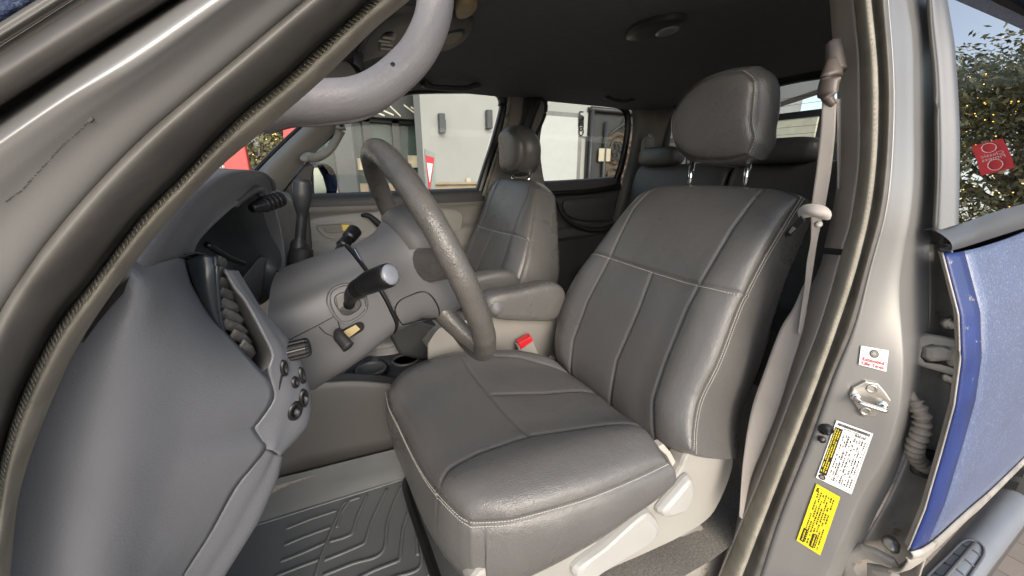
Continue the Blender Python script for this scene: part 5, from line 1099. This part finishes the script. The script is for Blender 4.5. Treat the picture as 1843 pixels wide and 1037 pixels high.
GP, GN = fh_mid, fh_n
def mirrored(x, y, dist):
    r = nrm(ray(x, y)); p = CAM+r*(((GP-CAM)@GN)/(r@GN)); q = r-2*(r@GN)*GN; return p+q*dist
tb_ = mirrored(1800, 330, 12.); tt_ = mirrored(1800, 60, 12.)
tree((tb_[0], tb_[1], -.55), tt_[2]+.55, 2.6, 22000, .075, 'dark leafy tree standing behind the truck, mirrored in its rear side glass', 3, lights=750)
tree((-1.6, 10.6, -.55), 3.6, 1.1, 5000, .075, 'small leafy tree ahead of the truck, seen past the windshield pillar', 5, lights=420)
# red hanging banner in the tree by the rear
bc_ = mirrored(1781, 303, 9.); b = MB(); tow = nrm((bc_-CAM)*np.array((1, 1, 0))); exx = np.array((-tow[1], tow[0], 0)); ez = nrm((0, 0, 1)+exx*.04); ex = nrm(exx-np.array((0, 0, .04)))
def bq(u, v_): return bc_+ex*u*1.0+ez*v_*1.05
b.prism([bq(-.17, -.27), bq(.17, -.27), bq(.17, .27), bq(-.17, .27)], tow*.006)
put_text(b, 'Classic', bc_+ez*.035-tow*.004, -ex if np.cross(ex, ez)@tow > 0 else ex, ez, .24, .06, 1); put_text(b, 'Fitness', bc_-ez*.035-tow*.004, -ex if np.cross(ex, ez)@tow > 0 else ex, ez, .24, .06, 1)
for cy_ in (.16, -.15):
    b.tube([bq(.075*math.cos(t), cy_+.085*math.sin(t))-tow*.004 for t in np.linspace(0, 2*math.pi, 24, endpoint=False)], .007, 5, 1, closed=True)
ob = b.build('banner', [mat('red_banner_cloth', (.55, .03, .035), .6), mat('pale_banner_print', (.75, .5, .48), .6)])
tag(ob, 'red hanging banner with pale round emblems and lettering near the tree behind the truck', 'banner')
# red posts and white wall ahead, seen through the windshield
b = MB(); a_ = U(428, 300, d=8); b.box((a_[0], a_[1], .5), (.42, .3, 2.1)); tag(b.build('red_kiosk', mat('red_kiosk_paint', (.50, .045, .04), .5), bevel=.02), 'short red painted kiosk beside the small tree ahead of the truck', 'kiosk')
b = MB(); a_ = U(524, 232, d=8.6); b.box((a_[0], a_[1], 1.3), (.34, .2, 3.7)); tag(b.build('red_pillar', mat('red_pillar_paint', (.50, .05, .045), .5), bevel=.02), 'tall red painted pillar right of the small tree ahead of the truck', 'pillar')
b = MB(); b.box((-5.2, 12.5, 2.5), (7.5, .3, 6.2)); tag(b.build('wall', mat('pale_far_wall', (.5, .49, .47), .9)), 'pale wall standing behind the red kiosk and pillar', 'wall')
# building behind the truck seen through the back window
bb = thing('rear_building', (9, 1.5, -.55), 'white gabled building with a dark glazed front behind the truck', 'building')
q = [U(x, y, X=8.) for x, y in ((1385, 196), (1385, 182), (1500, 148), (1500, 176))]
b = MB(); b.prism([q[0]+np.array((0, 3, -.5)), q[1]+np.array((0, 3, -.4)), q[2]+np.array((0, -4, 1.2)), q[3]+np.array((0, -4, 1.0))], (.4, 0, 0)); b.prism([p+np.array((0, 0, .35)) for p in (q[0]+np.array((0, 3, -.5)), q[2]+np.array((0, -4, 1.2)), q[2]+np.array((0, -4, 1.4)), q[0]+np.array((0, 3, -.3)))], (1.5, 0, 0)); b.build('gable', WALL, bb)
b = MB(); b.box((9.4, 3.2, .8), (.4, 8.5, 2.8)); b.build('front', mat('dark_glazing', (.025, .028, .03), .25), bb)
p = U(1420, 237, X=7.6); b = MB(); b.box(p, (.05, .9, .42)); tag(b.build('sign_board', mat('cream_board', (.6, .55, .42), .7)), 'cream board standing in front of the dark glazed building', 'board')
